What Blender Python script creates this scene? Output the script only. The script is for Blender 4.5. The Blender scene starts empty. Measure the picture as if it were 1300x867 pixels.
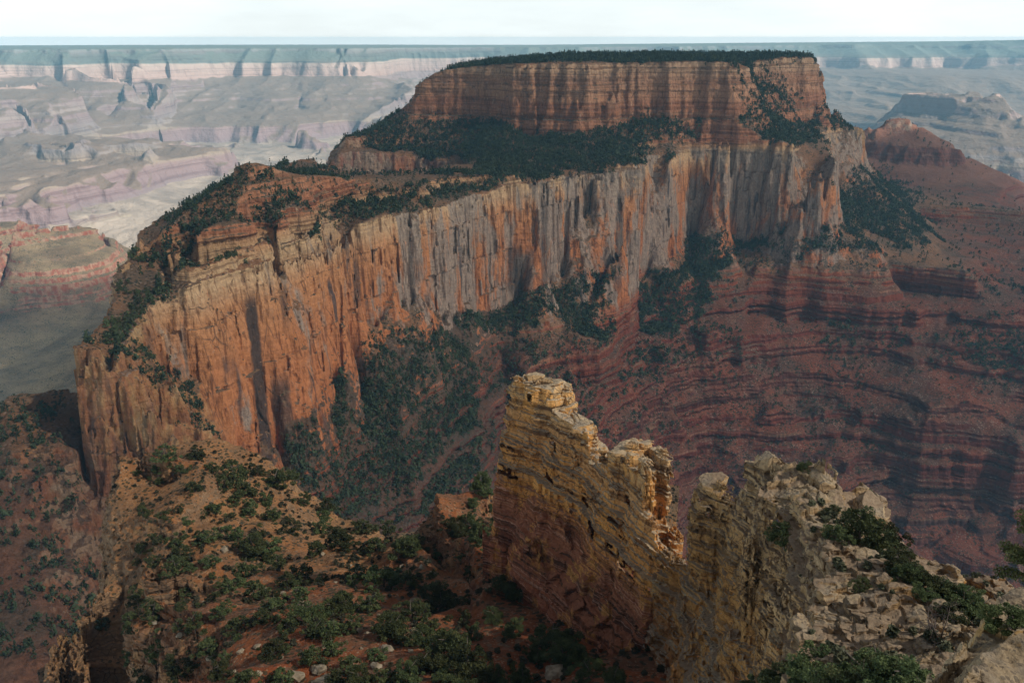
Q = 1.0            # mesh fineness (cell in radians = 0.0013 / Q)
SUN_AZ_D, SUN_EL_D, SUN_STRENGTH, SUN_ANGLE = 112.0, 42.0, 5.0, 1.2
SKY_STRENGTH, EXPOSURE = 0.06, 0.58
CLOUD_COL, OVERCAST = (12.6, 13.8, 14.0, 1), (1.15, 1.1, 1.05, 1)
SHADE_CLOUD_OPACITY = .44
HAZE_COL, HAZE_DENSITY, HAZE_ANISO = (0.33, 0.71, 1.0, 1), 4.0e-5, 0.0
import bpy, math, time, os
import numpy as np
from concurrent.futures import ThreadPoolExecutor
from mathutils import Vector, Matrix, Euler
T0 = time.time()
def log(*a): print('[%.1fs]' % (time.time()-T0), *a, flush=True)

# ---------------------------------------------------------------- camera, sky, sun, exposure
FPX, PITCH = 1126.0, math.radians(18.9)
scene = bpy.context.scene
col = scene.collection
cam_data = bpy.data.cameras.new('camera')
cam_data.sensor_width = 36.0
cam_data.lens = 36.0*FPX/1300.0
cam_data.clip_start, cam_data.clip_end = 0.5, 120000.0
camera = bpy.data.objects.new('camera', cam_data)
camera.location = (0, 0, 0)
camera.rotation_euler = (math.radians(90)-PITCH, 0, 0)
col.objects.link(camera)
scene.camera = camera

SUN_AZ, SUN_EL = math.radians(SUN_AZ_D), math.radians(SUN_EL_D)     # azimuth clockwise from +Y
world = bpy.data.worlds.new('World'); scene.world = world; world.use_nodes = True
wn = world.node_tree; wn.nodes.clear()
wo = wn.nodes.new('ShaderNodeOutputWorld'); wb = wn.nodes.new('ShaderNodeBackground')
sky = wn.nodes.new('ShaderNodeTexSky'); sky.sky_type = 'NISHITA'; sky.sun_disc = False
sky.sun_elevation = SUN_EL; sky.sun_rotation = SUN_AZ
sky.altitude = 2300; sky.air_density = 1.0; sky.dust_density = 2.5; sky.ozone_density = 1.0
# thin high cloud: procedural white veil mixed over the sky colour
tc = wn.nodes.new('ShaderNodeTexCoord'); mp = wn.nodes.new('ShaderNodeMapping'); mp.inputs['Scale'].default_value = (1.0, 1.0, 5.0)
cn = wn.nodes.new('ShaderNodeTexNoise'); cn.inputs['Scale'].default_value = 2.2; cn.inputs['Detail'].default_value = 7; cn.inputs['Roughness'].default_value = 0.58
cr = wn.nodes.new('ShaderNodeMapRange'); cr.inputs[1].default_value = 0.35; cr.inputs[2].default_value = 0.7; cr.inputs[3].default_value = 0.7; cr.inputs[4].default_value = 1.0
mx = wn.nodes.new('ShaderNodeMix'); mx.data_type = 'RGBA'; mx.inputs[7].default_value = CLOUD_COL
wn.links.new(tc.outputs['Generated'], mp.inputs[0]); wn.links.new(mp.outputs[0], cn.inputs[0]); wn.links.new(cn.outputs[0], cr.inputs[0])
sep = wn.nodes.new('ShaderNodeSeparateXYZ'); wn.links.new(tc.outputs['Generated'], sep.inputs[0])
hz = wn.nodes.new('ShaderNodeMapRange'); hz.inputs[1].default_value = 0.06; hz.inputs[2].default_value = 0.17; hz.inputs[3].default_value = 1.0; hz.inputs[4].default_value = 0.06
wn.links.new(sep.outputs[2], hz.inputs[0])
cm = wn.nodes.new('ShaderNodeMath'); cm.operation = 'MULTIPLY'; wn.links.new(cr.outputs[0], cm.inputs[0]); wn.links.new(hz.outputs[0], cm.inputs[1])
wn.links.new(cm.outputs[0], mx.inputs[0]); mg = wn.nodes.new('ShaderNodeMix'); mg.data_type = 'RGBA'; mg.inputs[0].default_value = .65; mg.inputs[7].default_value = OVERCAST
wn.links.new(sky.outputs[0], mg.inputs[6]); wn.links.new(mg.outputs[2], mx.inputs[6])
wn.links.new(mx.outputs[2], wb.inputs[0]); wb.inputs[1].default_value = SKY_STRENGTH
wn.links.new(wb.outputs[0], wo.inputs[0])
sd = bpy.data.lights.new('sun', 'SUN'); sd.energy = SUN_STRENGTH; sd.angle = math.radians(SUN_ANGLE); sd.color = (1.0, 0.93, 0.82)
sun = bpy.data.objects.new('sun', sd); col.objects.link(sun)
sdir = Vector((math.sin(SUN_AZ)*math.cos(SUN_EL), math.cos(SUN_AZ)*math.cos(SUN_EL), math.sin(SUN_EL)))
sun.rotation_euler = sdir.to_track_quat('Z', 'Y').to_euler(); sun.location = (0, 0, 300)
vs = scene.view_settings
vs.view_transform = 'Standard'; vs.look = 'None'; vs.gamma = 1.0; vs.use_curve_mapping = False; vs.exposure = EXPOSURE
scene.cycles.max_bounces = 5; scene.cycles.diffuse_bounces = 3; scene.cycles.glossy_bounces = 1
scene.cycles.transparent_max_bounces = 4; scene.cycles.volume_bounces = 1
scene.cycles.use_denoising = True

# ---------------------------------------------------------------- noise (numpy)
_rs = np.random.RandomState(7)
_L3 = _rs.uniform(-1, 1, (64, 64, 64)).astype(np.float32).ravel()
_L2 = _rs.uniform(-1, 1, (256, 256)).astype(np.float32).ravel()
def n2(x, y, s, seed=0):
    """smooth 2D value noise in [-1,1], feature size s"""
    c, q = math.cos(seed*1.3+.4), math.sin(seed*1.3+.4)
    X = ((x*c-y*q)/s+seed*17.13).astype(np.float32); Y = ((x*q+y*c)/s+seed*7.71).astype(np.float32)
    fx = np.floor(X); fy = np.floor(Y); tx = X-fx; ty = Y-fy
    ix = fx.astype(np.int32); iy = fy.astype(np.int32)
    tx = tx*tx*tx*(tx*(tx*6-15)+10); ty = ty*ty*ty*(ty*(ty*6-15)+10)
    i0 = ix & 255; i1 = (ix+1) & 255; j0 = (iy & 255)*256; j1 = ((iy+1) & 255)*256
    a = _L2[j0+i0]; b = _L2[j0+i1]; d = _L2[j1+i0]; e = _L2[j1+i1]
    a = a+(b-a)*tx; d = d+(e-d)*tx
    return a+(d-a)*ty
def fbm2(x, y, s, octv=4, seed=0, rough=.5):
    o = 0; a = 1
    for k in range(octv):
        o = o+a*n2(x, y, s, seed+k*3); s *= .5; a *= rough
    return o
def ridge2(x, y, s, octv=4, seed=0, rough=.5):
    o = 0; a = 1; w = 0
    for k in range(octv):
        o = o+a*(1-2*np.abs(n2(x, y, s, seed+k*3))); w += a; s *= .5; a *= rough
    return o/w
def n3(x, y, z, sx, sz, seed=0):
    c, q = math.cos(seed*1.7+.3), math.sin(seed*1.7+.3)
    X = ((x*c-y*q)/sx+seed*13.7).astype(np.float32); Y = ((x*q+y*c)/sx+seed*5.3).astype(np.float32); Z = (z/sz+seed*3.1).astype(np.float32)
    fx = np.floor(X); fy = np.floor(Y); fz = np.floor(Z); tx = X-fx; ty = Y-fy; tz = Z-fz
    ix = fx.astype(np.int32); iy = fy.astype(np.int32); iz = fz.astype(np.int32)
    tx = tx*tx*(3-2*tx); ty = ty*ty*(3-2*ty); tz = tz*tz*(3-2*tz)
    i0 = ix & 63; i1 = (ix+1) & 63; j0 = (iy & 63)*64; j1 = ((iy+1) & 63)*64; k0 = (iz & 63)*4096; k1 = ((iz+1) & 63)*4096
    def pl(k):
        a = _L3[k+j0+i0]; b = _L3[k+j0+i1]; d = _L3[k+j1+i0]; e = _L3[k+j1+i1]
        a = a+(b-a)*tx; d = d+(e-d)*tx
        return a+(d-a)*ty
    a = pl(k0); b = pl(k1)
    return a+(b-a)*tz
def blk3(x, y, z, sx, sz, seed=0):
    """piecewise constant blocks (fractured rock)"""
    c, q = math.cos(seed*2.1+.8), math.sin(seed*2.1+.8)
    iz = np.floor(z/sz+seed*1.3).astype(np.int32)
    off = _L3[(iz & 63)*64+seed]*3
    ix = np.floor((x*c-y*q)/sx+off).astype(np.int32); iy = np.floor((x*q+y*c)/sx+off*1.7).astype(np.int32)
    return _L3[(ix & 63)+(iy & 63)*64+(iz & 63)*4096]
def smooth(a, b, x):
    t = np.clip((x-a)/(b-a), 0, 1); return t*t*(3-2*t)

# strata: a monotone map from smooth elevation to stepped elevation (hard beds steep, soft beds gentle)
class Strata:
    def __init__(s, beds):            # beds: list of (z_top, z_bottom, factor) from top to bottom, factor <1 = cliff former
        zi, zo = [beds[0][0]], [beds[0][0]]
        for a, b, f in beds:
            zi.append(zi[-1]+(b-a)*f); zo.append(b)
        k = (zo[-1]-zo[0])/(zi[-1]-zi[0])
        s.zi = np.array([zo[0]+(v-zi[0])*k for v in zi])[::-1]; s.zo = np.array(zo)[::-1]
    def fwd(s, h): return np.where((h > s.zi[0]) & (h < s.zi[-1]), np.interp(h, s.zi, s.zo), h)
    def inv(s, h): return np.where((h > s.zo[0]) & (h < s.zo[-1]), np.interp(h, s.zo, s.zi), h)
def random_beds(z0, z1, tmin, tmax, fh, fs, seed, ratio=.5):
    r = np.random.RandomState(seed); out = []; z = z0; hard = True
    while z > z1:
        t = r.uniform(tmin, tmax)*(ratio if hard else 1-ratio)*2; b = max(z1, z-t)
        out.append((z, b, (fh if hard else fs)*r.uniform(.7, 1.3))); z = b; hard = not hard
    return out
def profile(z0, z1, step, seed, tmin, tmax):
    """1D bed profile in [-1,1]: how far each thin bed sticks out"""
    r = np.random.RandomState(seed); n = int((z1-z0)/step)+2; a = np.zeros(n, np.float32); z = 0.0
    while z < (z1-z0):
        t = r.uniform(tmin, tmax); i0 = int(z/step); i1 = min(n, int((z+t)/step)+1)
        a[i0:i1] = r.uniform(-1, 1); z += t
    return a

# ---------------------------------------------------------------- picture ray -> place
CP, SP = math.cos(PITCH), math.sin(PITCH)
def ray(px, py):
    x = (px-650)/FPX; yu = (433.5-py)/FPX
    Y = CP+SP*yu; Z = -SP+CP*yu; h = math.hypot(x, Y)
    return math.atan2(x, Y), Z/h
def place(px, py, val):
    """val > 0: horizontal distance, val < 0: elevation -> (azimuth, distance, elevation)"""
    a, t = ray(px, py)
    r = val if val > 0 else val/t
    return (a, r, t*r)
def xyz(a, r, z): return np.array((r*math.sin(a), r*math.cos(a), z))
def project(x, y, z):
    d = y*CP-z*SP; v = y*SP+z*CP
    return 650+FPX*x/d, 433.5-FPX*v/d

# ---------------------------------------------------------------- height solve between measured breaklines
def solve(lines, U0, U1, V0, V1, nu, nv, strata=None, iters=90, edge=None):
    """Laplace-interpolated heights in (azimuth, ln distance); lines = lists of (az, r, z)"""
    pts = []
    for L in lines:
        L = [xyz(*p) for p in L]
        if len(L) == 1: pts.append(np.array(L)); continue
        for a, b in zip(L[:-1], L[1:]):
            rr = min(math.hypot(a[0], a[1]), math.hypot(b[0], b[1]))
            n = max(2, int(np.linalg.norm((b-a)[:2])/(rr*(U1-U0)/nu*.5))+1)
            t = np.linspace(0, 1, min(n, 3000))[:, None]
            pts.append(a+(b-a)*t)
    p = np.concatenate(pts); r = np.hypot(p[:, 0], p[:, 1]); u = np.arctan2(p[:, 0], p[:, 1]); v = np.log(r); z = p[:, 2]
    if strata is not None: z = strata.inv(z)
    fu = (u-U0)/(U1-U0); fv = (v-V0)/(V1-V0)
    ok = (fu >= 0) & (fu <= 1) & (fv >= 0) & (fv <= 1); fu = fu[ok]; fv = fv[ok]; z = z[ok]
    lv = []
    a, b = nu, nv
    while min(a, b) > 14: lv.append((a, b)); a = (a+1)//2; b = (b+1)//2
    H = None
    for (a, b) in lv[::-1]:
        i = np.clip(np.round(fu*(a-1)).astype(int), 0, a-1); j = np.clip(np.round(fv*(b-1)).astype(int), 0, b-1)
        c = np.zeros((a, b)); s = np.zeros((a, b)); np.add.at(c, (i, j), 1); np.add.at(s, (i, j), z)
        m = c > 0; val = np.where(m, s/np.maximum(c, 1), 0)
        if H is None: H = np.full((a, b), z.mean())
        else: H = resize(H, a, b)
        H[m] = val[m]
        for k in range(iters if a < nu else iters//2):
            P = np.pad(H, 1, mode='edge')
            N = (P[:-2, 1:-1]+P[2:, 1:-1]+P[1:-1, :-2]+P[1:-1, 2:])*.25
            H = np.where(m, val, N)
    return H
def resize(H, a, b):
    x = np.linspace(0, H.shape[0]-1, a); y = np.linspace(0, H.shape[1]-1, b)
    i = np.minimum(x.astype(int), H.shape[0]-2); j = np.minimum(y.astype(int), H.shape[1]-2)
    tx = (x-i)[:, None]; ty = (y-j)[None, :]
    return (H[i][:, j]*(1-tx)*(1-ty)+H[i+1][:, j]*tx*(1-ty)+H[i][:, j+1]*(1-tx)*ty+H[i+1][:, j+1]*tx*ty)
def bil(H, fi, fj):
    a, b = H.shape
    fi = np.clip(fi, 0, a-1.001); fj = np.clip(fj, 0, b-1.001)
    i = fi.astype(np.int32); j = fj.astype(np.int32); tx = fi-i; ty = fj-j
    F = H.ravel(); k = i*b+j
    A = F[k]; B = F[k+b]; C_ = F[k+1]; D = F[k+b+1]
    A = A+(B-A)*tx; C_ = C_+(D-C_)*tx
    return A+(C_-A)*ty
def blur(H, n):
    for _ in range(n):
        P = np.pad(H, 1, mode='edge'); H = (P[:-2, 1:-1]+P[2:, 1:-1]+2*H)/4
        P = np.pad(H, 1, mode='edge'); H = (P[1:-1, :-2]+P[1:-1, 2:]+2*H)/4
    return H
def mfilt(H, n, op):
    for _ in range(n):
        P = np.pad(H, 1, mode='edge'); H = op(op(P[:-2, 1:-1], P[2:, 1:-1]), H)
        P = np.pad(H, 1, mode='edge'); H = op(op(P[1:-1, :-2], P[1:-1, 2:]), H)
    return H

class Field:
    """a piece of terrain on an (azimuth, ln distance) grid whose cells grow with distance"""
    def __init__(s, U0, U1, R0, R1, du, dv):
        s.U0, s.V0, s.du, s.dv = U0, math.log(R0), du, dv
        s.nu = int((U1-U0)/du)+1; s.nv = int((math.log(R1)-s.V0)/dv)+1
        s.U1 = s.U0+(s.nu-1)*du; s.V1 = s.V0+(s.nv-1)*dv
        u = s.U0+np.arange(s.nu)*du; v = s.V0+np.arange(s.nv)*dv
        s.r = np.exp(v)[None, :]; s.u = u[:, None]
        s.x = (np.sin(s.u)*s.r).astype(np.float32); s.y = (np.cos(s.u)*s.r).astype(np.float32)
    def at(s, H, x, y):
        return bil(H, (np.arctan2(x, y)-s.U0)/s.du, (np.log(np.hypot(x, y))-s.V0)/s.dv)
    def finish(s, H, smooth_m, slope0=.5, slope1=1.2):
        s.H = H.astype(np.float32)
        B = blur(s.H, smooth_m)
        gu = np.gradient(B, axis=0)/(s.du*s.r); gv = np.gradient(B, axis=1)/(s.dv*s.r)
        m = np.hypot(gu, gv)+1e-6
        s.gu = (gu/m).astype(np.float32); s.gv = (gv/m).astype(np.float32); s.S = smooth(slope0, slope1, m).astype(np.float32)
        s.slope = m
def broad_gradient(F, H, n):
    """unit direction of steepest ascent taken over a broad neighbourhood, and the local slope"""
    q = resize(H, max(8, F.nu//4), max(8, F.nv//4)); q = blur(q, n)
    U = F.du*(F.nu-1)/(q.shape[0]-1); W = F.dv*(F.nv-1)/(q.shape[1]-1); r = np.exp(F.V0+np.arange(q.shape[1])*W)[None, :]
    gu = np.gradient(q, axis=0)/(U*r); gv = np.gradient(q, axis=1)/(W*r)
    gu = resize(gu, F.nu, F.nv); gv = resize(gv, F.nu, F.nv); m = np.hypot(gu, gv)+1e-6
    return gu/m, gv/m, m
def surface(F, disp, dmax, dw, pad, name='terrain', keep=None):
    """surface nets over F.H with 3D horizontal displacement disp(x,y,z,S) (metres, positive = outwards). Returns verts, quads"""
    nu, nv, r = F.nu, F.nv, F.r
    it = np.clip(int(math.ceil(dmax/(float(np.median(r))*F.du))), 1, 5)
    lo = mfilt(F.H, it, np.minimum)-pad(r); hi = mfilt(F.H, it, np.maximum)+pad(r)
    k0 = np.floor(lo/(r*dw)).astype(np.int32)-1; k1 = np.ceil(hi/(r*dw)).astype(np.int32)+1
    if keep is not None: k0 = np.where(keep, k0, 1); k1 = np.where(keep, k1, 0)
    BIG = 10**8
    if keep is not None:
        k0 = np.where(keep, k0, BIG); k1 = np.where(keep, k1, -BIG)
    c0 = np.minimum(np.minimum(k0[:-1, :-1], k0[1:, :-1]), np.minimum(k0[:-1, 1:], k0[1:, 1:]))
    c1 = np.maximum(np.maximum(k1[:-1, :-1], k1[1:, :-1]), np.maximum(k1[:-1, 1:], k1[1:, 1:]))   # nodes c0..c1, cells c0..c1-1
    if keep is not None:
        kc = keep[:-1, :-1] & keep[1:, :-1] & keep[:-1, 1:] & keep[1:, 1:]
        c0 = np.where(kc, c0, BIG); c1 = np.where(kc, c1, -BIG)
    P0 = np.pad(c0, 1, constant_values=BIG); P1 = np.pad(c1, 1, constant_values=-BIG)
    m0 = np.minimum(np.minimum(P0[:-1, :-1], P0[1:, :-1]), np.minimum(P0[:-1, 1:], P0[1:, 1:]))
    m1 = np.maximum(np.maximum(P1[:-1, :-1], P1[1:, :-1]), np.maximum(P1[:-1, 1:], P1[1:, 1:]))
    cnt = np.maximum(m1-m0+1, 0).astype(np.int64); m0 = np.where(cnt > 0, m0, 0)
    off = np.zeros(nu*nv+1, np.int64); np.cumsum(cnt.ravel(), out=off[1:])
    N = off[-1]
    colid = np.repeat(np.arange(nu*nv, dtype=np.int32), cnt.ravel())
    kk = (np.arange(N)-off[colid]).astype(np.int32)+m0.ravel()[colid]
    fld = np.empty(N, np.float32)
    xf, yf = F.x.ravel(), F.y.ravel(); gu, gv, S = F.gu.ravel(), F.gv.ravel(), F.S.ravel()
    rr = np.broadcast_to(r, (nu, nv)).astype(np.float32).ravel()
    def work(a):
        b = min(a+150000, N); c = colid[a:b]; R = rr[c]; z = kk[a:b]*dw*R
        d, dz = disp(xf[c], yf[c], z, S[c], R)
        i = c//nv+d*gu[c]/(R*F.du); j = c % nv+d*gv[c]/(R*F.dv)
        fld[a:b] = (bil(F.H, i.astype(np.float32), j.astype(np.float32))+dz-z)/R
    with ThreadPoolExecutor(4) as ex: list(ex.map(work, range(0, N, 150000)))
    log(name, 'nodes', N, 'cols', nu*nv)
    inside = fld > 0
    # cells
    cc = np.maximum(c1-c0, 0); ccf = cc.ravel().astype(np.int64); c0f = np.where(cc > 0, c0, 0).ravel()
    coff = np.zeros(len(ccf)+1, np.int64); np.cumsum(ccf, out=coff[1:])
    M = coff[-1]; cid = np.repeat(np.arange(len(ccf), dtype=np.int32), ccf)
    ck = (np.arange(M)-coff[cid]).astype(np.int32)+c0f[cid]
    ci = cid//(nv-1); cj = cid % (nv-1)
    m0f = m0.ravel()
    def nidx(i, j, k):
        c = i*nv+j; return off[c]+k-m0f[c]
    base = [nidx(ci+a, cj+b, ck) for a in (0, 1) for b in (0, 1)]
    ins = inside.view(np.uint8)
    sm = np.zeros(M, np.uint8)
    for bs in base: sm += ins[bs]; sm += ins[bs+1]
    act = np.nonzero((sm > 0) & (sm < 8))[0]
    n = len(act)
    vid = np.full(M, -1, np.int32); vid[act] = np.arange(n)
    A = [bs[act] for bs in base]
    V = np.stack([fld[A[0]], fld[A[0]+1], fld[A[1]], fld[A[1]+1], fld[A[2]], fld[A[2]+1], fld[A[3]], fld[A[3]+1]], 1)
    co = np.array([[a, b, c] for a in (0, 1) for b in (0, 1) for c in (0, 1)], np.float32)
    acc = np.zeros((n, 3), np.float32); w = np.zeros(n, np.float32)
    for p in range(8):
        for q in range(p+1, 8):
            if np.abs(co[p]-co[q]).sum() != 1: continue
            a = V[:, p]; b = V[:, q]; s_ = (a > 0) != (b > 0)
            t = np.where(s_, a/np.where(s_, a-b, 1), 0)
            acc += np.where(s_[:, None], co[p]+(co[q]-co[p])*t[:, None], 0); w += s_
    acc /= w[:, None]
    gi = ci[act]+acc[:, 0]; gj = cj[act]+acc[:, 1]; gk = ck[act]+acc[:, 2]
    u = F.U0+gi*F.du; R = np.exp(F.V0+gj*F.dv)
    verts = np.stack([R*np.sin(u), R*np.cos(u), gk*dw*R], 1).astype(np.float32)
    # faces
    I, J, K = ci[act], cj[act], ck[act]
    def look(i, j, k):
        ok = (i >= 0) & (j >= 0) & (i < nu-1) & (j < nv-1)
        c = np.where(ok, i*(nv-1)+j, 0); q = k-c0f[c]
        ok &= (q >= 0) & (q < ccf[c])
        return np.where(ok, vid[np.where(ok, coff[c]+q, 0)], -1)
    quads = []
    s0 = V[:, 0] > 0
    for ax, (p, (d1, d2)) in enumerate(((4, ((0, 1, 0), (0, 0, 1))), (2, ((0, 0, 1), (1, 0, 0))), (1, ((1, 0, 0), (0, 1, 0))))):
        s1 = V[:, p] > 0; e = s0 != s1
        i, j, k = I[e], J[e], K[e]
        a = vid[act[e]]; b = look(i-d1[0], j-d1[1], k-d1[2])
        c = look(i-d1[0]-d2[0], j-d1[1]-d2[1], k-d1[2]-d2[2]); d = look(i-d2[0], j-d2[1], k-d2[2])
        Q = np.stack([a, b, c, d], 1); g = (Q >= 0).all(1); Q = Q[g]
        # grid frame (u right, v forward, w up) is left-to-right handed as (x, y, z)
        flip = s0[e][g]; Q[~flip] = Q[~flip][:, ::-1]
        quads.append(Q)
    Q = np.concatenate(quads)
    log(name, 'verts', n, 'quads', len(Q))
    return verts, Q
def mesh_object(name, verts, quads, mats, smooth_sh=True, parent=None, fmat=None, compact=True):
    if compact:
        used = np.zeros(len(verts), bool); used[quads.ravel()] = True
        remap = np.cumsum(used)-1; verts = verts[used]; quads = remap[quads]
    k = quads.shape[1]
    me = bpy.data.meshes.new(name)
    me.vertices.add(len(verts)); me.vertices.foreach_set('co', np.ascontiguousarray(verts, np.float32).ravel())
    me.loops.add(len(quads)*k); me.loops.foreach_set('vertex_index', quads.astype(np.int32).ravel())
    me.polygons.add(len(quads)); me.polygons.foreach_set('loop_start', np.arange(0, len(quads)*k, k, dtype=np.int32))
    if smooth_sh: me.polygons.foreach_set('use_smooth', np.ones(len(quads), bool))
    for m in mats: me.materials.append(m)
    if fmat is not None: me.polygons.foreach_set('material_index', fmat.astype(np.int32))
    me.update(calc_edges=True)
    o = bpy.data.objects.new(name, me); col.objects.link(o)
    if parent is not None: o.parent = parent
    return o
def tag(o, label=None, cat=None, group=None, kind=None):
    if label: o['label'] = label
    if cat: o['category'] = cat
    if group: o['group'] = group
    if kind: o['kind'] = kind
    return o
# ================================================================= the great mesa, its cliff and the red slopes
def ln(*p): return [place(*q) for q in p]
def wline(*p): return [(math.radians(a), r, z) for a, r, z in p]
FOOT = []
def wall(pts, zr, off=9.0, skirt=None):
    """pts: (px, y of rim, y of foot[, distance]); rim at elevation zr unless a distance is given -> rim line, foot line, lip line"""
    rim, foot = [], []
    for p in pts:
        a, t = ray(p[0], p[1])
        r = p[3] if len(p) > 3 and p[3] else zr/t
        rim.append((a, r, t*r))
        rb = r-off*(r/1200.0)**.5
        if p[2]:
            a2, t2 = ray(p[0], p[2]); foot.append((a2, rb, t2*rb))
    if zr < -208 and foot[0][1] < 2100: FOOT.extend(foot)
    return [rim, foot]
A = []
# long cliff, near prow to the far corner
A += wall([(222,358,470),(238,352,480),(262,343,515),(285,337,548),(300,333,562),(335,326,550),(365,320,538),(400,309,503),(420,303,478),(450,291,452),(490,282,428),(530,271,412),(560,262,405),
           (600,250,398),(640,242,387),(680,236,374),(715,227,362),(760,221,354),(800,213,352),(822,207,354)], -225.0)
A += wall([(848,204,335,1765),(862,200,305,1830),(878,190,302,1880),(905,184,303,1900),(940,183,305,1890),(975,181,303,1885),(1003,180,300,1870)], -210)
A += wall([(1012,190,298,1850),(1030,196,294,1842),(1048,199,292,1842),(1055,203,290,1860)], -230)
A += [ln((1060,200,1900),(1056,192,2050),(1052,186,2250)), ln((1068,290,1905),(1068,262,2060),(1058,236,2240))]
A += wall([(1052,164,236,2380),(1068,162,231,2390),(1085,160,226,2400),(1096,163,222,2420)], -225)
A += [wline((18.6,2480,-228),(18.2,2700,-225),(17.5,3000,-220)), wline((19.15,2480,-400),(18.8,2750,-420),(18.0,3100,-450))]
# top tier: rim, foot
A += [ln((529,108,2010),(533,104,2010),(560,89,1990),(600,83,1960),(630,82,1930),(650,82,1885),(668,81,1860),(690,80,1850),(740,80,1850),(785,80,1880),(800,80,1900),(840,79,1915),(880,78,1925),(925,78,1925),(936,82,1945))]
A += [ln((522,151,1985),(545,153,1972),(575,152,1965),(605,150,1945),(628,152,1912),(648,160,1870),(668,178,1842),(690,174,1832),(715,168,1832),(760,165,1832),(785,160,1860),(800,157,1882),(830,152,1895),(860,150,1908),(900,147,1912),(930,148,1912),(950,155,1925),(965,170,1915),(978,176,1905))]
A += [ln((938,84,2010),(943,92,2080),(948,88,2150),(958,78,2200),(985,73,2240),(1012,72,2280),(1030,72,2310),(1040,84,2330)), ln((948,112,2010),(955,118,2090),(975,112,2170),(1000,122,2215),(1020,126,2260),(1036,130,2300),(1046,131,2320))]
A += [wline((-3.2,2200,-60),(3,2250,-42),(10,2350,-40),(16,2450,-42)), wline((-4,2400,-70),(3,2600,-60),(12,2750,-60),(17.5,2650,-70)), wline((18.6,2450,-70),(18.2,2650,-75)), wline((19.5,2440,-170),(19.2,2680,-200),(12,2900,-220),(3,2750,-220),(-5,2500,-220),(-7,2300,-200)),
      wline((-9,2300,-230),(-8,2500,-240),(-4,2700,-240),(4,2950,-240),(12,3100,-240)), wline((-10.5,2350,-420),(-9,2650,-430),(-4,2900,-430),(4,3150,-430),(12,3300,-430))]
A += [ln((650,79,1960),(700,77,1960),(780,76,2000),(860,75,2040),(930,75,2060)), ln((970,71,2320),(1030,71,2380))]
# gully of dark trees right of the tier, small band and bench at the right end
A += [ln((960,138,2040),(985,150,2080),(1010,160,2120)), ln((1000,160,2140),(1040,152,2330),(1075,148,2370),(1090,152,2385)), ln((1040,163,2350),(1075,157,2362),(1092,160,2380))]
A += [ln((985,178,1900),(1008,178,1880)), ln((930,160,1900),(965,172,1895))]
# bench between tier and cliff
A += [ln((600,200,1720),(640,198,1700),(680,200,1660),(720,196,1700),(780,184,1760),(830,180,1830)), ln((560,208,1700),(600,212,1620),(650,212,1560)), ln((870,170,1885),(930,168,1880))]
# the small yellow band above the near bench
A += wall([(435,247,259),(470,243,256),(521,240,253),(545,233,243),(563,226,240),(600,222,238),(640,220,236),(677,217,232),(711,209,221),(746,205,217),(785,203,215),(808,203,213)], -200, 8)
A += [ln((435,262,1175),(480,259,1210),(530,254,1250),(580,241,1340),(640,237,1400),(700,226,1490),(750,219,1570)), ln((360,312,1010),(400,300,1040),(440,284,1095),(490,274,1160),(540,265,1235),(600,246,1330))]
# block band at the near end: grey blocks on a tan ledge
A += wall([(200,300,326,960),(222,325,350,890),(238,341,360,868),(252,337,357,880),(275,327,349,900),(300,315,341,925),(320,309,334,935),(338,302,326,945),(346,306,326,950)], -200, 7)
A += [ln((230,358,856),(262,346,880),(300,336,915),(335,327,932))]
# hill over the block band
A += [ln((296,214,1080),(315,208,1085),(335,210,1085),(355,216,1095),(372,222,1110)), ln((296,214,1080),(280,235,1070),(258,246,1050),(235,266,1020),(212,284,1000),(190,297,985)),
      ln((372,222,1115),(400,223,1170),(450,226,1240),(500,226,1300),(560,222,1400),(620,216,1500)), ln((250,290,960),(290,285,980),(320,280,985)), ln((345,280,1000),(370,268,1040),(400,262,1080)),
      ln((315,212,1075),(312,235,1045),(300,262,1010))]
# left end of the farther bench: thin cliff, bench, pink cliff
A += wall([(438,173,183,1910),(460,173,184,1915),(500,175,185,1920),(540,178,190,1915),(575,184,196,1880)], -194, 8)
A += [ln((470,166,1950),(500,158,1965),(520,152,1975)), ln((430,190,1885),(470,190,1890),(510,192,1890),(545,200,1860))]
A += wall([(428,195,228,1875),(445,193,232,1870),(480,194,236,1868),(520,197,238,1862),(560,204,238,1830),(590,214,236,1740)], -225)
A += [wline((-11.5,1900,-235),(-11.2,2050,-235),(-10.2,2250,-235)), wline((-12.3,1900,-330),(-12.0,2080,-340),(-11,2300,-350))]
# prow: shelves stepping down toward the viewer
A += [ln((212,402,845),(228,400,845),(245,408,845),(250,418,845)), ln((207,478,826),(225,484,826),(248,480,828))]
A += [ln((112,438,765),(128,444,752),(148,476,735),(165,494,724),(188,514,716),(212,534,708),(238,542,716),(260,556,734),(280,572,764),(296,578,798),(304,578,828))]
A += [ln((96,640,715),(110,700,700),(128,730,690),(150,742,695),(175,700,715),(205,660,725),(240,640,735),(268,610,755),(290,600,780),(306,590,820))]
A += [ln((150,430,790),(175,400,830),(200,372,860),(215,360,868)), ln((172,440,795),(190,462,785),(205,490,765)), ln((180,345,905),(205,365,872)), ln((160,338,915),(172,330,940),(185,322,960),(195,330,930))]
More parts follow.
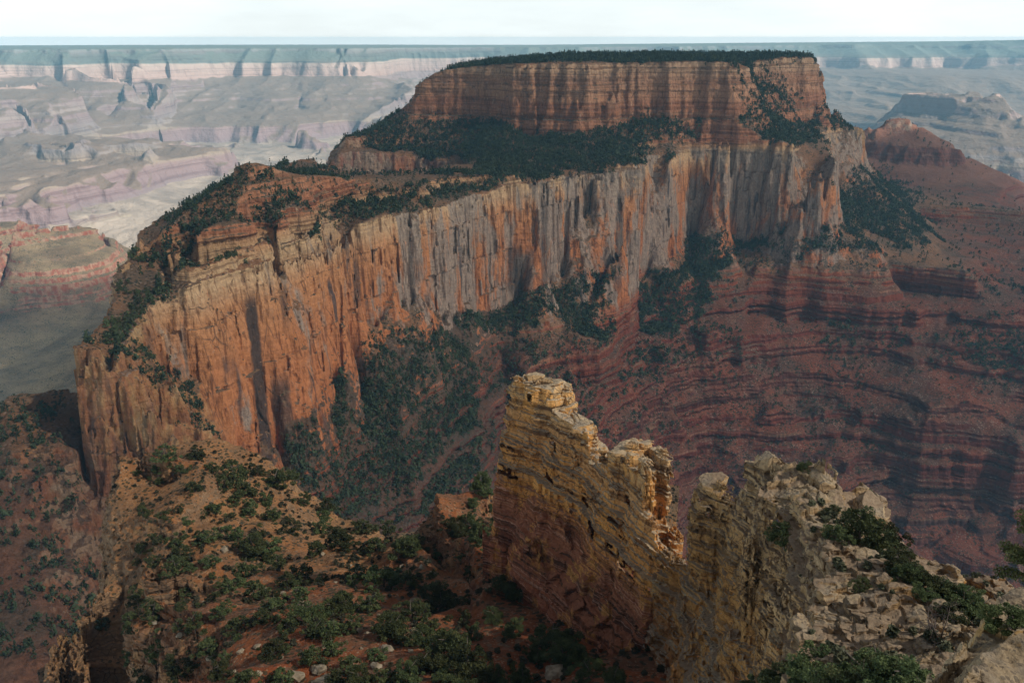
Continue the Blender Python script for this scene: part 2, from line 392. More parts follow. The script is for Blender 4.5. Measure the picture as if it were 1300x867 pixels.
# west side, mostly turned away
A += [ln((113,436,768),(128,418,800),(150,392,835),(160,366,865),(160,338,912),(172,318,950),(189,298,985))]
A += [wline((-23.2,1150,-228),(-21,1300,-226),(-18.5,1500,-226),(-15,1700,-226),(-12.6,1880,-230)), wline((-27.2,770,-420),(-27.0,850,-440),(-25.9,925,-440),(-25.2,1000,-440),(-24.2,1160,-440),(-22,1320,-440),(-19.5,1530,-440),(-16,1740,-440),(-13.4,1900,-440)),
      wline((-28.5,1000,-560),(-27,1200,-640),(-23,1500,-700),(-18,1900,-760),(-14,2200,-800)), wline((-29,1300,-900),(-25,1800,-1000),(-18,2400,-1050),(-12,2900,-1080),(-4,3500,-1090),(6,3900,-1090))]
# rubble hill at the left edge
A += [ln((12,506,835),(30,500,840),(55,499,838),(90,496,825),(104,486,810)), ln((0,560,770),(40,560,765),(80,570,760)), ln((0,640,715),(50,660,700),(85,690,695)),
      ln((0,740,640),(60,760,620),(120,790,600),(160,830,580)), ln((0,850,560),(80,870,540),(180,880,520)), ln((8,512,850),(3,530,845),(-15,560,830)), wline((-32.5,900,-470),(-31,980,-520),(-29.5,960,-480),(-28.6,900,-420))]
# slopes below the long cliff
A += [ln((345,566,892),(355,600,865),(365,640,834),(370,680,805)), ln((420,490,1000),(425,540,940),(430,600,887),(435,650,848)), ln((490,440,1092),(500,470,1058),(508,520,1006),(515,570,956),(522,620,914)), ln((560,425,1215),(590,445,1205),(603,480,1160),(612,530,1105),(620,600,1034)),
      ln((450,480,1060),(460,520,1000),(468,570,945),(475,620,900)), ln((570,412,1240),(600,402,1265),(636,450,1300),(642,500,1230),(642,560,1150),(645,620,1080)), ln((665,470,1240),(680,540,1170),(690,600,1100)), ln((700,380,1420),(720,415,1350),(720,440,1310),(725,530,1205),(730,600,1125)), ln((830,362,1680),(815,400,1590),(805,440,1520),(830,480,1450),(842,530,1395),(850,600,1320)),
      ln((690,440,1300),(740,440,1325),(800,443,1510)), ln((700,480,1258),(760,490,1330),(832,497,1425)), ln((870,335,1800),(880,380,1690),(890,421,1573),(905,467,1548),(900,540,1440),(905,600,1395)),
      ln((893,420,1575),(940,424,1610),(984,424,1650)), ln((893,462,1545),(940,466,1580),(984,466,1625)),
      ln((930,330,1840),(960,345,1800),(1000,338,1800)), ln((945,378,1745),(990,382,1740),(1040,384,1745),(1100,388,1760),(1165,392,1790)), ln((945,400,1738),(1000,408,1732),(1060,410,1738),(1165,412,1780)),
      ln((1125,336,1915),(1172,338,1900),(1225,342,1895),(1242,352,1885)), ln((1130,372,1885),(1190,378,1875),(1244,384,1865)),
      ln((1060,298,1890),(1080,305,1880),(1110,312,1890),(1120,330,1915)), ln((1000,315,1850),(1040,318,1850)),
      ln((1067,447,1685),(1090,450,1690),(1180,428,1760),(1240,400,1800),(1300,395,1830)), ln((1000,500,1560),(1035,523,1530),(1067,555,1500),(1130,530,1540),(1192,512,1580),(1278,472,1680),(1330,460,1700)),
      ln((960,560,1450),(1000,580,1430),(1050,590,1440)), ln((1133,612,1495),(1165,600,1505),(1200,592,1512),(1250,580,1530),(1300,572,1545),(1340,568,1560)), ln((1128,680,1440),(1160,700,1440),(1200,678,1470),(1240,655,1500),(1300,636,1525),(1340,630,1535)),
      ln((1180,740,1380),(1240,740,1390),(1300,720,1400)), ln((1130,760,1300),(1200,790,1290),(1300,790,1300)), ln((1150,830,1200),(1300,850,1180)),
      ln((900,640,1340),(1000,650,1360),(1080,640,1400)), ln((880,720,1200),(1000,740,1200),(1090,740,1240))]
# right: forested cone under the far corner, ledges, the red butte
A += [ln((1072,238,2380),(1095,228,2400),(1112,222,2415)), ln((1080,262,2200),(1110,245,2250),(1140,262,2260)), ln((1075,295,1960),(1110,292,2050),(1150,300,2100),(1180,320,2090)),
      ln((1150,262,2600),(1200,261,2620),(1250,262,2640),(1300,266,2640),(1350,270,2640)), ln((1165,284,2570),(1220,284,2590),(1300,290,2600),(1350,292,2600)), ln((1180,300,2300),(1240,320,2240),(1300,330,2250),(1350,335,2250)), ln((1250,350,2100),(1300,365,2050),(1350,370,2040))]
A += [ln((1127,152,3500),(1140,149,3500),(1155,151,3500)), ln((1112,163,3470),(1125,169,3450),(1150,171,3450),(1166,169,3460)), ln((1100,180,3420),(1150,187,3375),(1190,187,3375),(1222,189,3390)), ln((1100,200,3400),(1150,209,3358),(1195,211,3358),(1228,212,3372)), ln((1120,158,3560),(1140,154,3580),(1165,158,3560)),
      ln((1100,225,3290),(1160,238,3180),(1230,240,3180),(1275,240,3260)), ln((1105,160,3520),(1090,168,3540),(1060,190,3560)), ln((1170,160,3520),(1195,176,3530),(1212,182,3530)), ln((1232,200,3480),(1262,214,3480),(1290,226,3480),(1320,240,3460)),
      wline((26,3900,-900),(22,3950,-700),(18,3950,-800),(14,3900,-900)), wline((33,3300,-760),(30,3800,-1000))]
# low mesa at the left
A += wall([(-40,366,410),(0,343,390),(28,326,376),(52,312,364),(80,306,352),(100,301,342),(120,299,326),(132,303,321),(139,313,320)], -780, 26)
A += [ln((-40,300,3560),(0,297,3640),(50,291,3700),(100,288,3740),(125,293,3750)), ln((-40,292,3850),(60,284,3950),(130,290,3900),(146,312,3820)),
      ln((-40,480,2900),(0,470,3000),(60,440,3150),(120,400,3300),(160,385,3400)), ln((160,330,3900),(200,350,3700),(300,350,3700)), ln((-40,560,2500),(40,540,2550),(110,470,2700),(160,440,2800)), ln((-40,640,2150),(100,560,2250))]
# canyon bottom closing things off
A += [wline((-14,700,-620),(-6,800,-680),(2,850,-740),(10,900,-820),(20,950,-900),(34,950,-950)), wline((-20,520,-600),(-6,520,-700),(10,520,-850),(34,520,-900)), wline((-34,480,-520),(-24,480,-560))]
SA = Strata([(-430, -446, .4), (-446, -470, 1.3)] + random_beds(-470, -770, 6, 26, .12, 1.45, 5, .42) + [(-770, -905, .22), (-905, -960, 1.6)] + random_beds(-960, -1000, 6, 14, .4, 1.2, 6))

def build_massif():
    d = .0013/Q
    F = Field(math.radians(-37), math.radians(37), 500, 4050, d, d*2.0)
    H0 = solve(A, F.U0, F.U1, F.V0, F.V1, F.nu//2, F.nv//2, SA)
    H0 = resize(H0, F.nu, F.nv)
    log('massif solved')
    x, y = F.x, F.y
    far = smooth(2600, 3200, np.hypot(x, y))
    gu, gv, sl = broad_gradient(F, H0, 10)
    low = smooth(-425, -465, H0); hi = smooth(-225, -195, H0)
    wallp = ridge2(x, y, 60, 4, 3, .6)*9+n2(x, y, 160, 9)*6
    tier = ridge2(x, y, 110, 5, 13, .62)*26+n2(x, y, 230, 19)*10+ridge2(x, y, 30, 3, 23, .6)*5-8
    spur = fbm2(x, y, 190, 3, 21, .5)*17+ridge2(x, y, 60, 3, 31, .55)*8+(ridge2(x, y, 230, 4, 81, .5)-.2)*50*smooth(20, 160, x)
    prow = smooth(815, 740, np.hypot(x, y))*smooth(-.29, -.34, np.arctan2(x, y))*smooth(-480, -440, H0)
    wallp = wallp+prow*(ridge2(x, y, 46, 4, 91, .6)*20-4)
    push = wallp*(1-low)*(1-hi)+spur*low+tier*hi
    ap = smooth(-40, -140, x)*low
    push = push*smooth(.12, .5, sl)*(1-.6*ap)*(1-.7*smooth(2950, 3150, np.hypot(x, y)))
    du_, dv_ = push*gu/F.r/F.du, push*gv/F.r/F.dv
    ii, jj = np.meshgrid(np.arange(F.nu), np.arange(F.nv), indexing='ij')
    H = bil(H0, ii+du_, jj+dv_)
    flat = smooth(.9, .4, sl)
    H = H+fbm2(x, y, 60, 4, 41, .5)*2.2*flat+ridge2(x, y, 120, 3, 51, .4)*8*low*smooth(1.2, .6, sl)*(1-.5*ap)
    kS = .15+.85*smooth(-190, -10, x+.05*(y-1000)); kS = np.where(H < -640, 1.0, kS)*(.25+.75*smooth(-.55, .05, n2(x, y, 170, 33)+.5*n2(x, y, 60, 34)+smooth(.8, 1.3, sl)*.4)); kS = np.where((x < -900) & (y > 2000), 1.0, kS)
    H = H*(1-kS)+SA.fwd(H)*kS
    # the upper tier's own small steps
    F.finish(H, 4); F.gu, F.gv = gu.astype(np.float32), gv.astype(np.float32)
    return F
LED = profile(-1200, 0, .5, 11, 1.5, 5.5); LED2 = profile(-1200, 0, .5, 12, 5, 16)
def disp_massif(x, y, z, S, R):
    k = np.clip(((z+n3(x, y, z, 90, 300, 8)*3+1200)*2).astype(np.int32), 0, len(LED)-1)
    wallz = smooth(-440, -415, z)*smooth(-205, -235, z)        # the massive cliff: vertical joints rule
    led = LED[k]*(.25+1.7*(1-wallz))+LED2[k]*(.2+2.4*(1-wallz)+2.0*smooth(-440, -470, z))
    f = n3(x, y, z, 26, 140, 1)*3.2+n3(x, y, z, 9, 60, 2)*1.9+n3(x, y, z, 4.2, 9, 3)*.9
    b = blk3(x+3*n3(x, y, z, 20, 30, 5), y, z, 12, 60, 1)*3.0+blk3(x, y, z, 5.5, 19, 2)*1.3
    m = (f*(.55+.45*wallz)+b*(.35+.65*wallz)+led)
    return m*S, n3(x, y, z, 7, 50, 6)*.7*(1-S)
def build_massif_mesh():
    F = build_massif()
    V, Qd = surface(F, disp_massif, 7.0, .0013/Q, lambda r: 1.2, 'massif')
    return F, V, Qd
# ================================================================= near slope with junipers (hump), r 90..480
S75 = .75
def lnk(k, *p): return [place(q[0], q[1], q[2]*k) for q in p]
B = []
B += [lnk(S75, (205,546,440),(230,542,440),(262,541,438),(300,549,434),(330,572,418),(365,602,404),(400,630,395),(430,648,386),(462,662,376),(500,676,362),(535,694,345))]
B += [lnk(S75, (165,566,425),(150,592,412),(147,640,395),(158,700,365),(150,752,340),(120,770,330),(88,782,325),(78,800,315),(80,850,285),(84,900,265))]       # rim on the left
B += [lnk(S75, (165,600,421),(138,640,408),(136,700,391),(140,750,360),(110,800,330),(76,830,318),(64,867,312),(60,940,290))]                               # its foot
B += [lnk(S75, (250,600,388),(350,605,398),(400,650,370)), lnk(S75, (200,640,345),(300,660,330),(430,690,325)), lnk(S75, (200,700,300),(300,700,298),(400,720,285),(500,740,262)),
      lnk(S75, (180,760,262),(250,780,235),(350,790,215),(480,800,192)), lnk(S75, (180,867,190),(250,867,178),(400,867,160),(520,867,146)), lnk(S75, (160,960,140),(400,960,125),(600,960,105))]
# little cliffs inside the slope
B += [lnk(S75, (178,584,408),(200,590,398),(215,598,392)), lnk(S75, (182,612,405),(205,628,394),(222,625,388)), lnk(S75, (195,700,318),(225,722,300),(250,735,292),(262,738,285)), lnk(S75, (205,735,314),(228,760,296),(255,765,287),(270,765,280))]
# right of the hump: drop into the side valley
B += [wline((-13,345,-270),(-8,335,-260),(-4,300,-240),(-1,275,-225),(3,265,-240)), lnk(1, (340,590,365),(420,650,335),(480,690,305),(530,716,280)), wline((-20,380,-300),(-26,345,-280),(-28,300,-260),(-30,250,-240),(-31,200,-230),(-32,140,-190))]
# small orange crest and the bench in front of the fin
B += [ln((549,617,216),(556,640,208),(557,663,200),(575,676,193),(598,691,185),(619,719,172),(626,751,160),(616,765,153),(624,790,142),(640,826,128),(630,867,114))]
B += [ln((540,640,214),(538,672,207),(543,706,198),(570,720,186),(590,738,176),(600,765,160),(595,790,146),(604,830,128),(600,867,113))]
B += [ln((549,614,218),(575,614,224),(605,612,226),(630,602,226)), ln((580,640,212),(620,640,208)), ln((600,660,200),(645,672,190)), ln((630,700,180),(652,715,174)), ln((640,760,158),(690,780,148)), ln((660,820,132),(720,830,128))]
B += [ln((627,627,212),(655,695,182),(700,760,161),(768,812,142),(840,812,130)), ln((640,867,118),(720,867,116),(800,867,112),(860,867,108)), ln((640,960,90),(800,960,85),(880,960,80))]
B += [wline((-5.2,232,-150),(-4,240,-160),(-1,240,-160),(1,226,-160)), wline((2,200,-118),(5,170,-120),(8.5,150,-124),(10,138,-125)), wline((4,220,-170),(9,180,-170),(12,160,-160))]
def build_near():
    d = .0012/Q
    F = Field(math.radians(-33), math.radians(12), 82, 400, d, d*1.5)
    H0 = resize(solve(B, F.U0, F.U1, F.V0, F.V1, F.nu//2, F.nv//2), F.nu, F.nv)
    x, y = F.x, F.y
    Bl = blur(H0, 5); gu = np.gradient(Bl, axis=0)/(F.du*F.r); gv = np.gradient(Bl, axis=1)/(F.dv*F.r); sl = np.hypot(gu, gv)+1e-6
    push = (ridge2(x, y, 14, 4, 3, .6)*3+n2(x, y, 40, 9)*3)*smooth(.4, 1.2, sl)
    ii, jj = np.meshgrid(np.arange(F.nu), np.arange(F.nv), indexing='ij')
    H = bil(H0, ii+push*gu/sl/F.r/F.du, jj+push*gv/sl/F.r/F.dv)
    H = H+fbm2(x, y, 30, 4, 61, .5)*1.6+fbm2(x, y, 5, 4, 65, .55)*.35+ridge2(x, y, 45, 4, 71)*3.0
    # outcropping beds
    st = Strata(random_beds(-85, -300, 2.5, 9, .25, 1.25, 15, .3))
    k = smooth(-.1, .35, n2(x, y, 50, 81)+smooth(.5, 1.0, sl)*.6)*.85
    H = H*(1-k)+st.fwd(H)*k
    F.finish(H, 4, .7, 1.5)
    return F
NP = profile(-400, 0, .1, 21, .3, 1.4); NP2 = profile(-400, 0, .1, 22, 1.2, 4)
def disp_near(x, y, z, S, R):
    k = np.clip(((z+n3(x, y, z, 16, 60, 8)*.6+400)*10).astype(np.int32), 0, len(NP)-1)
    f = n3(x, y, z, 6, 18, 1)*1.0+n3(x, y, z, 2.2, 6, 2)*.55+n3(x, y, z, .9, 1.5, 3)*.22
    b = blk3(x, y, z, 3.1, 5, 1)*.6+blk3(x, y, z, 1.3, 2, 2)*.3
    return (f+b+NP[k]*.45+NP2[k]*.8)*S, n3(x, y, z, 1.2, 3, 6)*.16*(1-S)

# ================================================================= the leaning-bedded limestone fin
FC = [(641,560,171),(643,525,170),(650,500,169),(655,480,168),(668,474,167),(690,479,165),(700,488,164),(706,512,161.5),(722,533,158),(737,545,156),(745,560,154),(750,580,151.5),(765,580,148),(778,576,145.5),(800,573,141),(817,583,137),(821,600,136),(823,640,134.5),(831,652,133.5),(834,688,132),(845,706,130)]
def build_fin():
    nf = np.array((-.88, -.48)); L = [[] for _ in range(6)]
    n = len(FC)
    for i, q in enumerate(FC):
        a, r, z = place(*q); c = np.array((r*math.sin(a), r*math.cos(a))); t = i/(n-1.0)
        x_ = (q[0]-641)/200.0
        zm = -86-11*x_; zf = -95-8*x_
        for k, (o, zz) in enumerate(((0, z), (-3.6-1.2*x_, z-.3), (3.2, min(zm, z-3)), (8.5, min(zf, z-5)), (12, -125), (-8, -135))):
            p = c+nf*o; L[k].append((math.atan2(p[0], p[1]), math.hypot(p[0], p[1]), zz))
    # the far end of the blade
    L += [ [(a, r, -125) for a, r, z in [place(630,560,180), place(640,500,184), place(670,500,184), place(700,520,180)]] ]
    L += [ln((632,600,178),(634,570,178)), wline((11.3,150,-132),(11.5,125,-132),(9.5,112,-125),(6,120,-125),(2,145,-124),(-1.5,170,-122),(-1.8,190,-122))]
    d = .0009/Q
    F = Field(math.radians(-2.2), math.radians(12.5), 112, 192, d, d)
    H0 = resize(solve(L, F.U0, F.U1, F.V0, F.V1, F.nu//2, F.nv//2), F.nu, F.nv)
    x, y = F.x, F.y
    H = H0+blk3(x, y, x*0, 2.6, 5, 4)*1.2+blk3(x+.6*y, y, x*0, 4.2, 5, 5)*1.5
    stf = Strata(random_beds(-55, -112, .8, 3.0, .05, 1.9, 44, .5)); H = H*.2+stf.fwd(H)*.8
    Bl = blur(H0, 5); gu = np.gradient(Bl, axis=0)/(F.du*F.r); gv = np.gradient(Bl, axis=1)/(F.dv*F.r); sl = np.hypot(gu, gv)+1e-6
    push = (ridge2(x, y, 7, 3, 3, .6)*.9)*smooth(.6, 1.6, sl)
    ii, jj = np.meshgrid(np.arange(F.nu), np.arange(F.nv), indexing='ij')
    H = bil(H, ii+push*gu/sl/F.r/F.du, jj+push*gv/sl/F.r/F.dv)
    F.finish(H, 4, .6, 1.3)
    return F
FP = profile(-200, 0, .05, 31, .25, .9); FP2 = profile(-200, 0, .05, 32, 1.2, 3.2)
def disp_fin(x, y, z, S, R):
    zz = z+.10*x+n3(x, y, z, 9, 30, 8)*.35
    k = np.clip(((zz+200)*20).astype(np.int32), 0, len(FP)-1)
    lowr = smooth(-88, -92, z-.05*(30-x))
    f = n3(x, y, z, 4.5, 14, 1)*.55+n3(x, y, z, 1.6, 4, 2)*.2+n3(x, y, zz, .5, .6, 3)*.1
    b = blk3(x, y, zz, 3.1, 2.6, 1)*.5+blk3(x, y, zz, 1.4, 1.1, 2)*.26
    return (f+b*(1-.5*lowr)+FP[k]*(.42-.15*lowr)+FP2[k]*.85)*S, blk3(x, y, zz*0, 1.1, .8, 7)*.14*(1-S)

# ================================================================= the outcrop right of the fin, r 38..135
O = []
O += [ln((838,712,131),(845,703,129.5),(856,682,127),(870,645,125),(886,606,123),(890,601,122.8),(905,606,122),(932,618,119.5),(942,616,118.6),(950,590,117),(962,577,116),(975,571,115),(1003,581,113),(1009,598,112))]
O += [ln((1020,605,113),(1030,588,112),(1045,588,111.5),(1062,598,110),(1073,618,108.5),(1078,640,107)), ln((1086,611,113),(1100,612,112.5),(1118,634,111),(1131,660,109),(1133,676,107.5))]
O += [ln((868,700,123.5),(885,652,121.2),(905,640,119.5),(935,650,117),(960,640,114),(985,612,110.5),(972,645,106),(966,680,101)), ln((990,700,94),(1018,735,86),(1035,757,81),(1032,785,75),(1012,800,71.5),(1000,808,69.5))]
O += [ln((852,740,127.5),(862,765,124),(872,800,118),(885,830,111.5),(905,867,103),(940,905,93),(985,930,82)), ln((900,740,119),(930,770,111.5),(955,820,100.5),(975,860,91)), ln((935,700,115),(955,740,107),(985,790,95),(1000,830,86))]
O += [ln((1010,625,104),(1030,640,101),(1020,665,96),(1045,690,91.5),(1062,722,86)), ln((1060,650,101),(1085,672,97),(1100,700,92.5),(1110,712,90)), ln((1100,722,87.5),(1130,728,85),(1160,746,80),(1200,768,74.5),(1222,792,69)), 
      ln((1085,748,81.5),(1125,760,79),(1170,785,73),(1205,815,66)), ln((1040,762,79.5),(1060,758,80),(1088,765,78.5)), ln((1042,788,73.5),(1065,800,71),(1090,806,69.5)), ln((1080,800,70.5),(1120,800,70.5),(1165,822,66),(1190,845,61)), ln((1000,835,66),(1060,850,62),(1130,867,57),(1190,880,52)), ln((960,940,60),(1060,940,50),(1180,940,44),(1300,920,42))]
# right-hand wooded slope and its far drop
O += [ln((1140,690,108),(1160,705,103),(1200,730,96),(1235,752,90),(1262,772,85.5)), ln((1130,712,98),(1170,738,91),(1220,772,82),(1245,800,75)), ln((1240,840,64),(1290,850,60),(1340,860,57)), ln((1290,790,80),(1340,800,76))]
O += [wline((24.5,124,-112),(27,112,-108),(30,100,-104),(33.5,90,-100)), wline((11.2,140,-120),(13,136,-118),(16,131,-116),(19,128,-116),(22,126,-114)), wline((9.6,134,-118),(9.8,124,-110),(9.2,112,-104),(10,96,-100),(12,80,-94),(14,64,-84),(18,50,-70),(26,42,-52),(34,40,-44))]
def build_outcrop():
    d = .0010/Q
    F = Field(math.radians(9.2), math.radians(34), 46, 141, d, d*1.1)
    H0 = resize(solve(O, F.U0, F.U1, F.V0, F.V1, F.nu//2, F.nv//2), F.nu, F.nv)
    x, y = F.x, F.y
    Bl = blur(H0, 5); gu = np.gradient(Bl, axis=0)/(F.du*F.r); gv = np.gradient(Bl, axis=1)/(F.dv*F.r); sl = np.hypot(gu, gv)+1e-6
    push = (ridge2(x, y, 8, 3, 3, .6)*1.2+n2(x, y, 14, 9)*1.0)*smooth(.5, 1.4, sl)
    ii, jj = np.meshgrid(np.arange(F.nu), np.arange(F.nv), indexing='ij')
    H = bil(H0, ii+push*gu/sl/F.r/F.du, jj+push*gv/sl/F.r/F.dv)
    sto = Strata(random_beds(-42, -100, .7, 2.6, .06, 1.9, 45, .5)); H = H*.22+sto.fwd(H)*.78
    H = H+blk3(x, y, x*0, 2.4, 5, 4)*.6+blk3(x, y, x*0, 1.1, 5, 5)*.28+fbm2(x, y, 4, 4, 61, .55)*.35
    F.finish(H, 4, .5, 1.1)
    return F
def disp_out(x, y, z, S, R):
    zz = z+.06*x+n3(x, y, z, 9, 30, 8)*.35
    k = np.clip(((zz+200)*20).astype(np.int32), 0, len(FP)-1)
    f = n3(x, y, z, 3.0, 6, 1)*.6+n3(x, y, z, 1.2, 2.4, 2)*.34+n3(x, y, zz, .45, .5, 3)*.13
    b = blk3(x, y, zz, 2.3, 1.7, 1)*.4+blk3(x, y, zz, 1.0, .8, 2)*.2
    return (f+b+FP[k]*.38+FP2[k]*.7)*S, n3(x, y, z, .6, 1, 6)*.1*(1-S)

# ================================================================= rock ledge at the viewer's right hand, r 10..26
K = []
K += [ln((1178,880,15.6),(1195,850,16.6),(1215,826,17.6),(1240,792,19),(1258,772,19.8),(1280,756,20.4),(1310,746,21),(1360,735,22)), ln((1172,905,15.2),(1190,880,16.3),(1212,858,17.3),(1228,830,18.6),(1246,806,20),(1262,790,20.9),(1290,775,21.6),(1330,765,22.6)),
      ln((1220,867,14.8),(1260,820,16.5),(1300,800,17.3),(1350,800,17.5)), ln((1230,920,13),(1300,867,14.2),(1350,860,14.4)), ln((1240,1000,11),(1350,960,11.4))]
K += [wline((26.2,19,-21),(26.5,22,-22),(29,24.5,-22),(34,27,-22)), wline((21.55,10.2,-19),(21.55,25.8,-36)), wline((24.0,10.2,-18),(24.6,25.8,-36))]
def build_ledge():
    d = .0016/Q
    F = Field(math.radians(21.5), math.radians(36), 10, 26, d, d*1.1)
    H0 = resize(solve(K, F.U0, F.U1, F.V0, F.V1, F.nu//2, F.nv//2), F.nu, F.nv)
    x, y = F.x, F.y
    H = H0+blk3(x, y, x*0, .9, 5, 4)*.12+fbm2(x, y, 1.6, 5, 61, .55)*.16
    F.finish(H, 4, .5, 1.1); return F
def disp_ledge(x, y, z, S, R):
    f = n3(x, y, z, 1.0, 1.2, 1)*.16+n3(x, y, z, .4, .5, 2)*.09+n3(x, y, z, .13, .13, 3)*.04
    return (f+blk3(x, y, z, .8, .5, 1)*.1)*S, n3(x, y, z, .2, .3, 6)*.04*(1-S)
# ================================================================= far canyon: platform, buttes, opposite rim
C = []
C += [ln((-40,62,11000),(60,62,11000),(100,62,10900),(130,62,10700),(200,61.5,11000),(300,61.5,11000),(400,61,10900),(450,61,10800),(470,61,11200),(520,61,12300),(560,60.5,12500),(700,60,13000),(860,59,13500),(1000,57,14000),(1100,55.5,14500),(1200,53,14500),(1340,50,14500))]
C += [wline((-34,15500,-110),(-10,15500,-110),(0,15700,-120),(34,15700,-30)), wline((-34,12500,-105),(-10,13000,-108),(0,14500,-118)) ]
# foot of the pale cliff
C += [ln((-40,98,10750),(60,98,10700),(120,98,10400),(150,98,10300),(170,100,10550),(260,97,10600),(300,98,10550),(340,96,10600),(400,97,10500),(455,98,10400),(480,100,10900),(530,96,12000),(700,92,12500),(860,90,13000),(1040,86,13300),(1200,84,13800),(1340,82,13800))]
# red band foot, far bays
C += [ln((-40,190,7600),(0,196,7400),(60,195,7700),(120,180,8200),(200,176,8500),(240,178,8600),(300,176,8500),(345,172,8400),(395,178,8200),(430,166,8800),(470,166,9000),(520,160,9500)), ln((1040,168,9300),(1130,185,8300),(1200,185,8300),(1300,180,8600),(1340,180,8600))]
C += [ln((560,150,9800),(800,150,10000),(1030,150,9700)), wline((-4,8200,-1030),(8,8200,-1030),(20,7300,-1050))]
# spurs coming forward from the rim
C += [ln((430,75,10750),(445,100,10300),(470,118,9900),(500,140,9500),(530,155,9200)), ln((410,112,10000),(420,130,9400),(432,148,9000)), ln((345,100,10400),(350,128,9600),(340,150,8800)), ln((260,105,10500),(258,128,9700),(262,148,8900)), ln((215,110,10400),(222,130,9800),(215,150,9000)),
      ln((105,68,10700),(140,82,10300),(145,104,9900),(175,106,9600),(200,107,9500),(206,112,9400),(190,135,8800),(205,152,8500)), ln((0,107,8900),(20,110,8850),(42,112,8800),(55,130,8700),(62,150,8300),(85,165,7900)),
      ln((20,140,8200),(40,160,7800),(48,185,7500)), ln((300,118,10100),(300,135,9600)), ln((385,118,10100),(380,140,9600)), ln((170,120,9900),(160,150,9200)), ln((82,120,10000),(90,150,9000),(110,165,8500))]
C += [ln((300,172,7750),(330,171,7750),(388,173,7750)), ln((302,197,7600),(340,200,7580),(395,197,7600),(410,190,7900)), ln((380,160,8100),(400,165,8000),(430,182,7700),(470,205,7300),(500,225,7000))]
# red butte in the left middle
C += [ln((125,171,7150),(160,170,7150),(186,173,7100)), ln((112,180,7000),(150,181,6980),(205,184,6950),(250,186,6900),(270,190,6880),(281,197,6870)), ln((120,200,6860),(150,204,6850),(205,206,6850),(250,210,6830),(284,213,6820)), ln((62,178,6900),(75,183,6800),(90,186,6700),(60,192,6750)), ln((52,215,6650),(70,222,6580),(100,226,6500),(110,224,6560)),
      ln((85,195,6620),(105,200,6580)), ln((96,165,7400),(110,168,7300)), ln((280,205,7300),(300,222,7100),(330,215,7400)), ln((80,240,6100),(60,262,5700),(110,250,5900),(150,270,5500),(220,300,5000)), ln((0,240,6300),(30,250,6000)), ln((140,235,6300),(200,240,6200),(280,240,6200),(340,240,6300)), 
      ln((200,290,5000),(300,270,5400),(380,250,6000)), ln((0,290,5100),(60,292,5050),(100,300,4900))]
# inner gorge
C += [ln((118,268,5450),(150,266,5500),(182,268,5480),(196,274,5400)), ln((112,285,5330),(125,305,5150),(150,322,4850),(185,318,4900)), ln((0,282,5200),(22,278,5220),(45,285,5150)), ln((0,300,4980),(25,296,5010),(45,298,5000))]
C += [wline((-34,3700,-1100),(-20,3700,-1120),(0,4200,-1150),(20,4200,-1150),(34,3900,-1100)), wline((2,6500,-1080),(20,6000,-1080),(34,6000,-1080))]
# hazy red butte at the right
C += [ln((1148,117,7700),(1170,115,7700),(1195,117,7700)), ln((1138,130,7620),(1170,132,7600),(1200,130,7640)), ln((1100,148,7600),(1130,150,7400),(1170,155,7300),(1230,148,7500),(1270,158,7500),(1300,165,7500)), ln((1060,120,11200),(1080,128,10800),(1110,136,10200)), ln((1100,170,7100),(1180,170,7000),(1300,176,7100)), ln((1120,195,6900),(1200,192,6800),(1300,192,6900)), ln((1240,240,5800),(1300,240,5700)), ln((1150,122,8200),(1200,122,8200))]
SC = Strata([(-60, -105, 1), (-105, -140, .5), (-140, -255, 1.3), (-255, -400, .22), (-400, -470, 1.5)]+random_beds(-470, -770, 14, 36, .5, 1.25, 9, .4)+[(-770, -905, .2), (-905, -1000, 1.6), (-1000, -1030, .6)])
def build_far():
    d = .00125/Q
    F = Field(math.radians(-33.5), math.radians(33.5), 3900, 15600, d, d*1.5)
    H0 = resize(solve(C, F.U0, F.U1, F.V0, F.V1, F.nu//2, F.nv//2, SC), F.nu, F.nv)
    x, y = F.x, F.y
    Bl = blur(H0, 6); gu = np.gradient(Bl, axis=0)/(F.du*F.r); gv = np.gradient(Bl, axis=1)/(F.dv*F.r); sl = np.hypot(gu, gv)+1e-6
    up = smooth(-1000, -860, H0)*smooth(-110, -140, H0)
    rad = ridge2(x, y*.3, 1150, 3, 4.525, .42)
    push = (rad*620+n2(x, y, 2400, 9)*150)*smooth(.02, .14, sl)*up+ridge2(x, y, 300, 3, 13, .5)*24*smooth(.05, .2, sl)
    ii, jj = np.meshgrid(np.arange(F.nu), np.arange(F.nv), indexing='ij')
    H = bil(H0, ii+push*gu/sl/F.r/F.du, jj+push*gv/sl/F.r/F.dv)
    H = H+((rad-.35)*95+(ridge2(x, y*.5, 420, 3, 9.36, .45)-.3)*38)*smooth(-990, -900, H)*smooth(-300, -460, H)+(ridge2(x, y, 800, 5, 43, .45)-.3)*40*smooth(-900, -980, H)
    H = SC.fwd(H)
    # inner gorge cut where the platform falls away
    F.finish(H, 3, .5, 1.0); return F
def disp_far(x, y, z, S, R):
    return (n3(x, y, z, 110, 400, 1)*16+n3(x, y, z, 45, 160, 2)*8)*S, n3(x, y, z, 60, 400, 6)*3
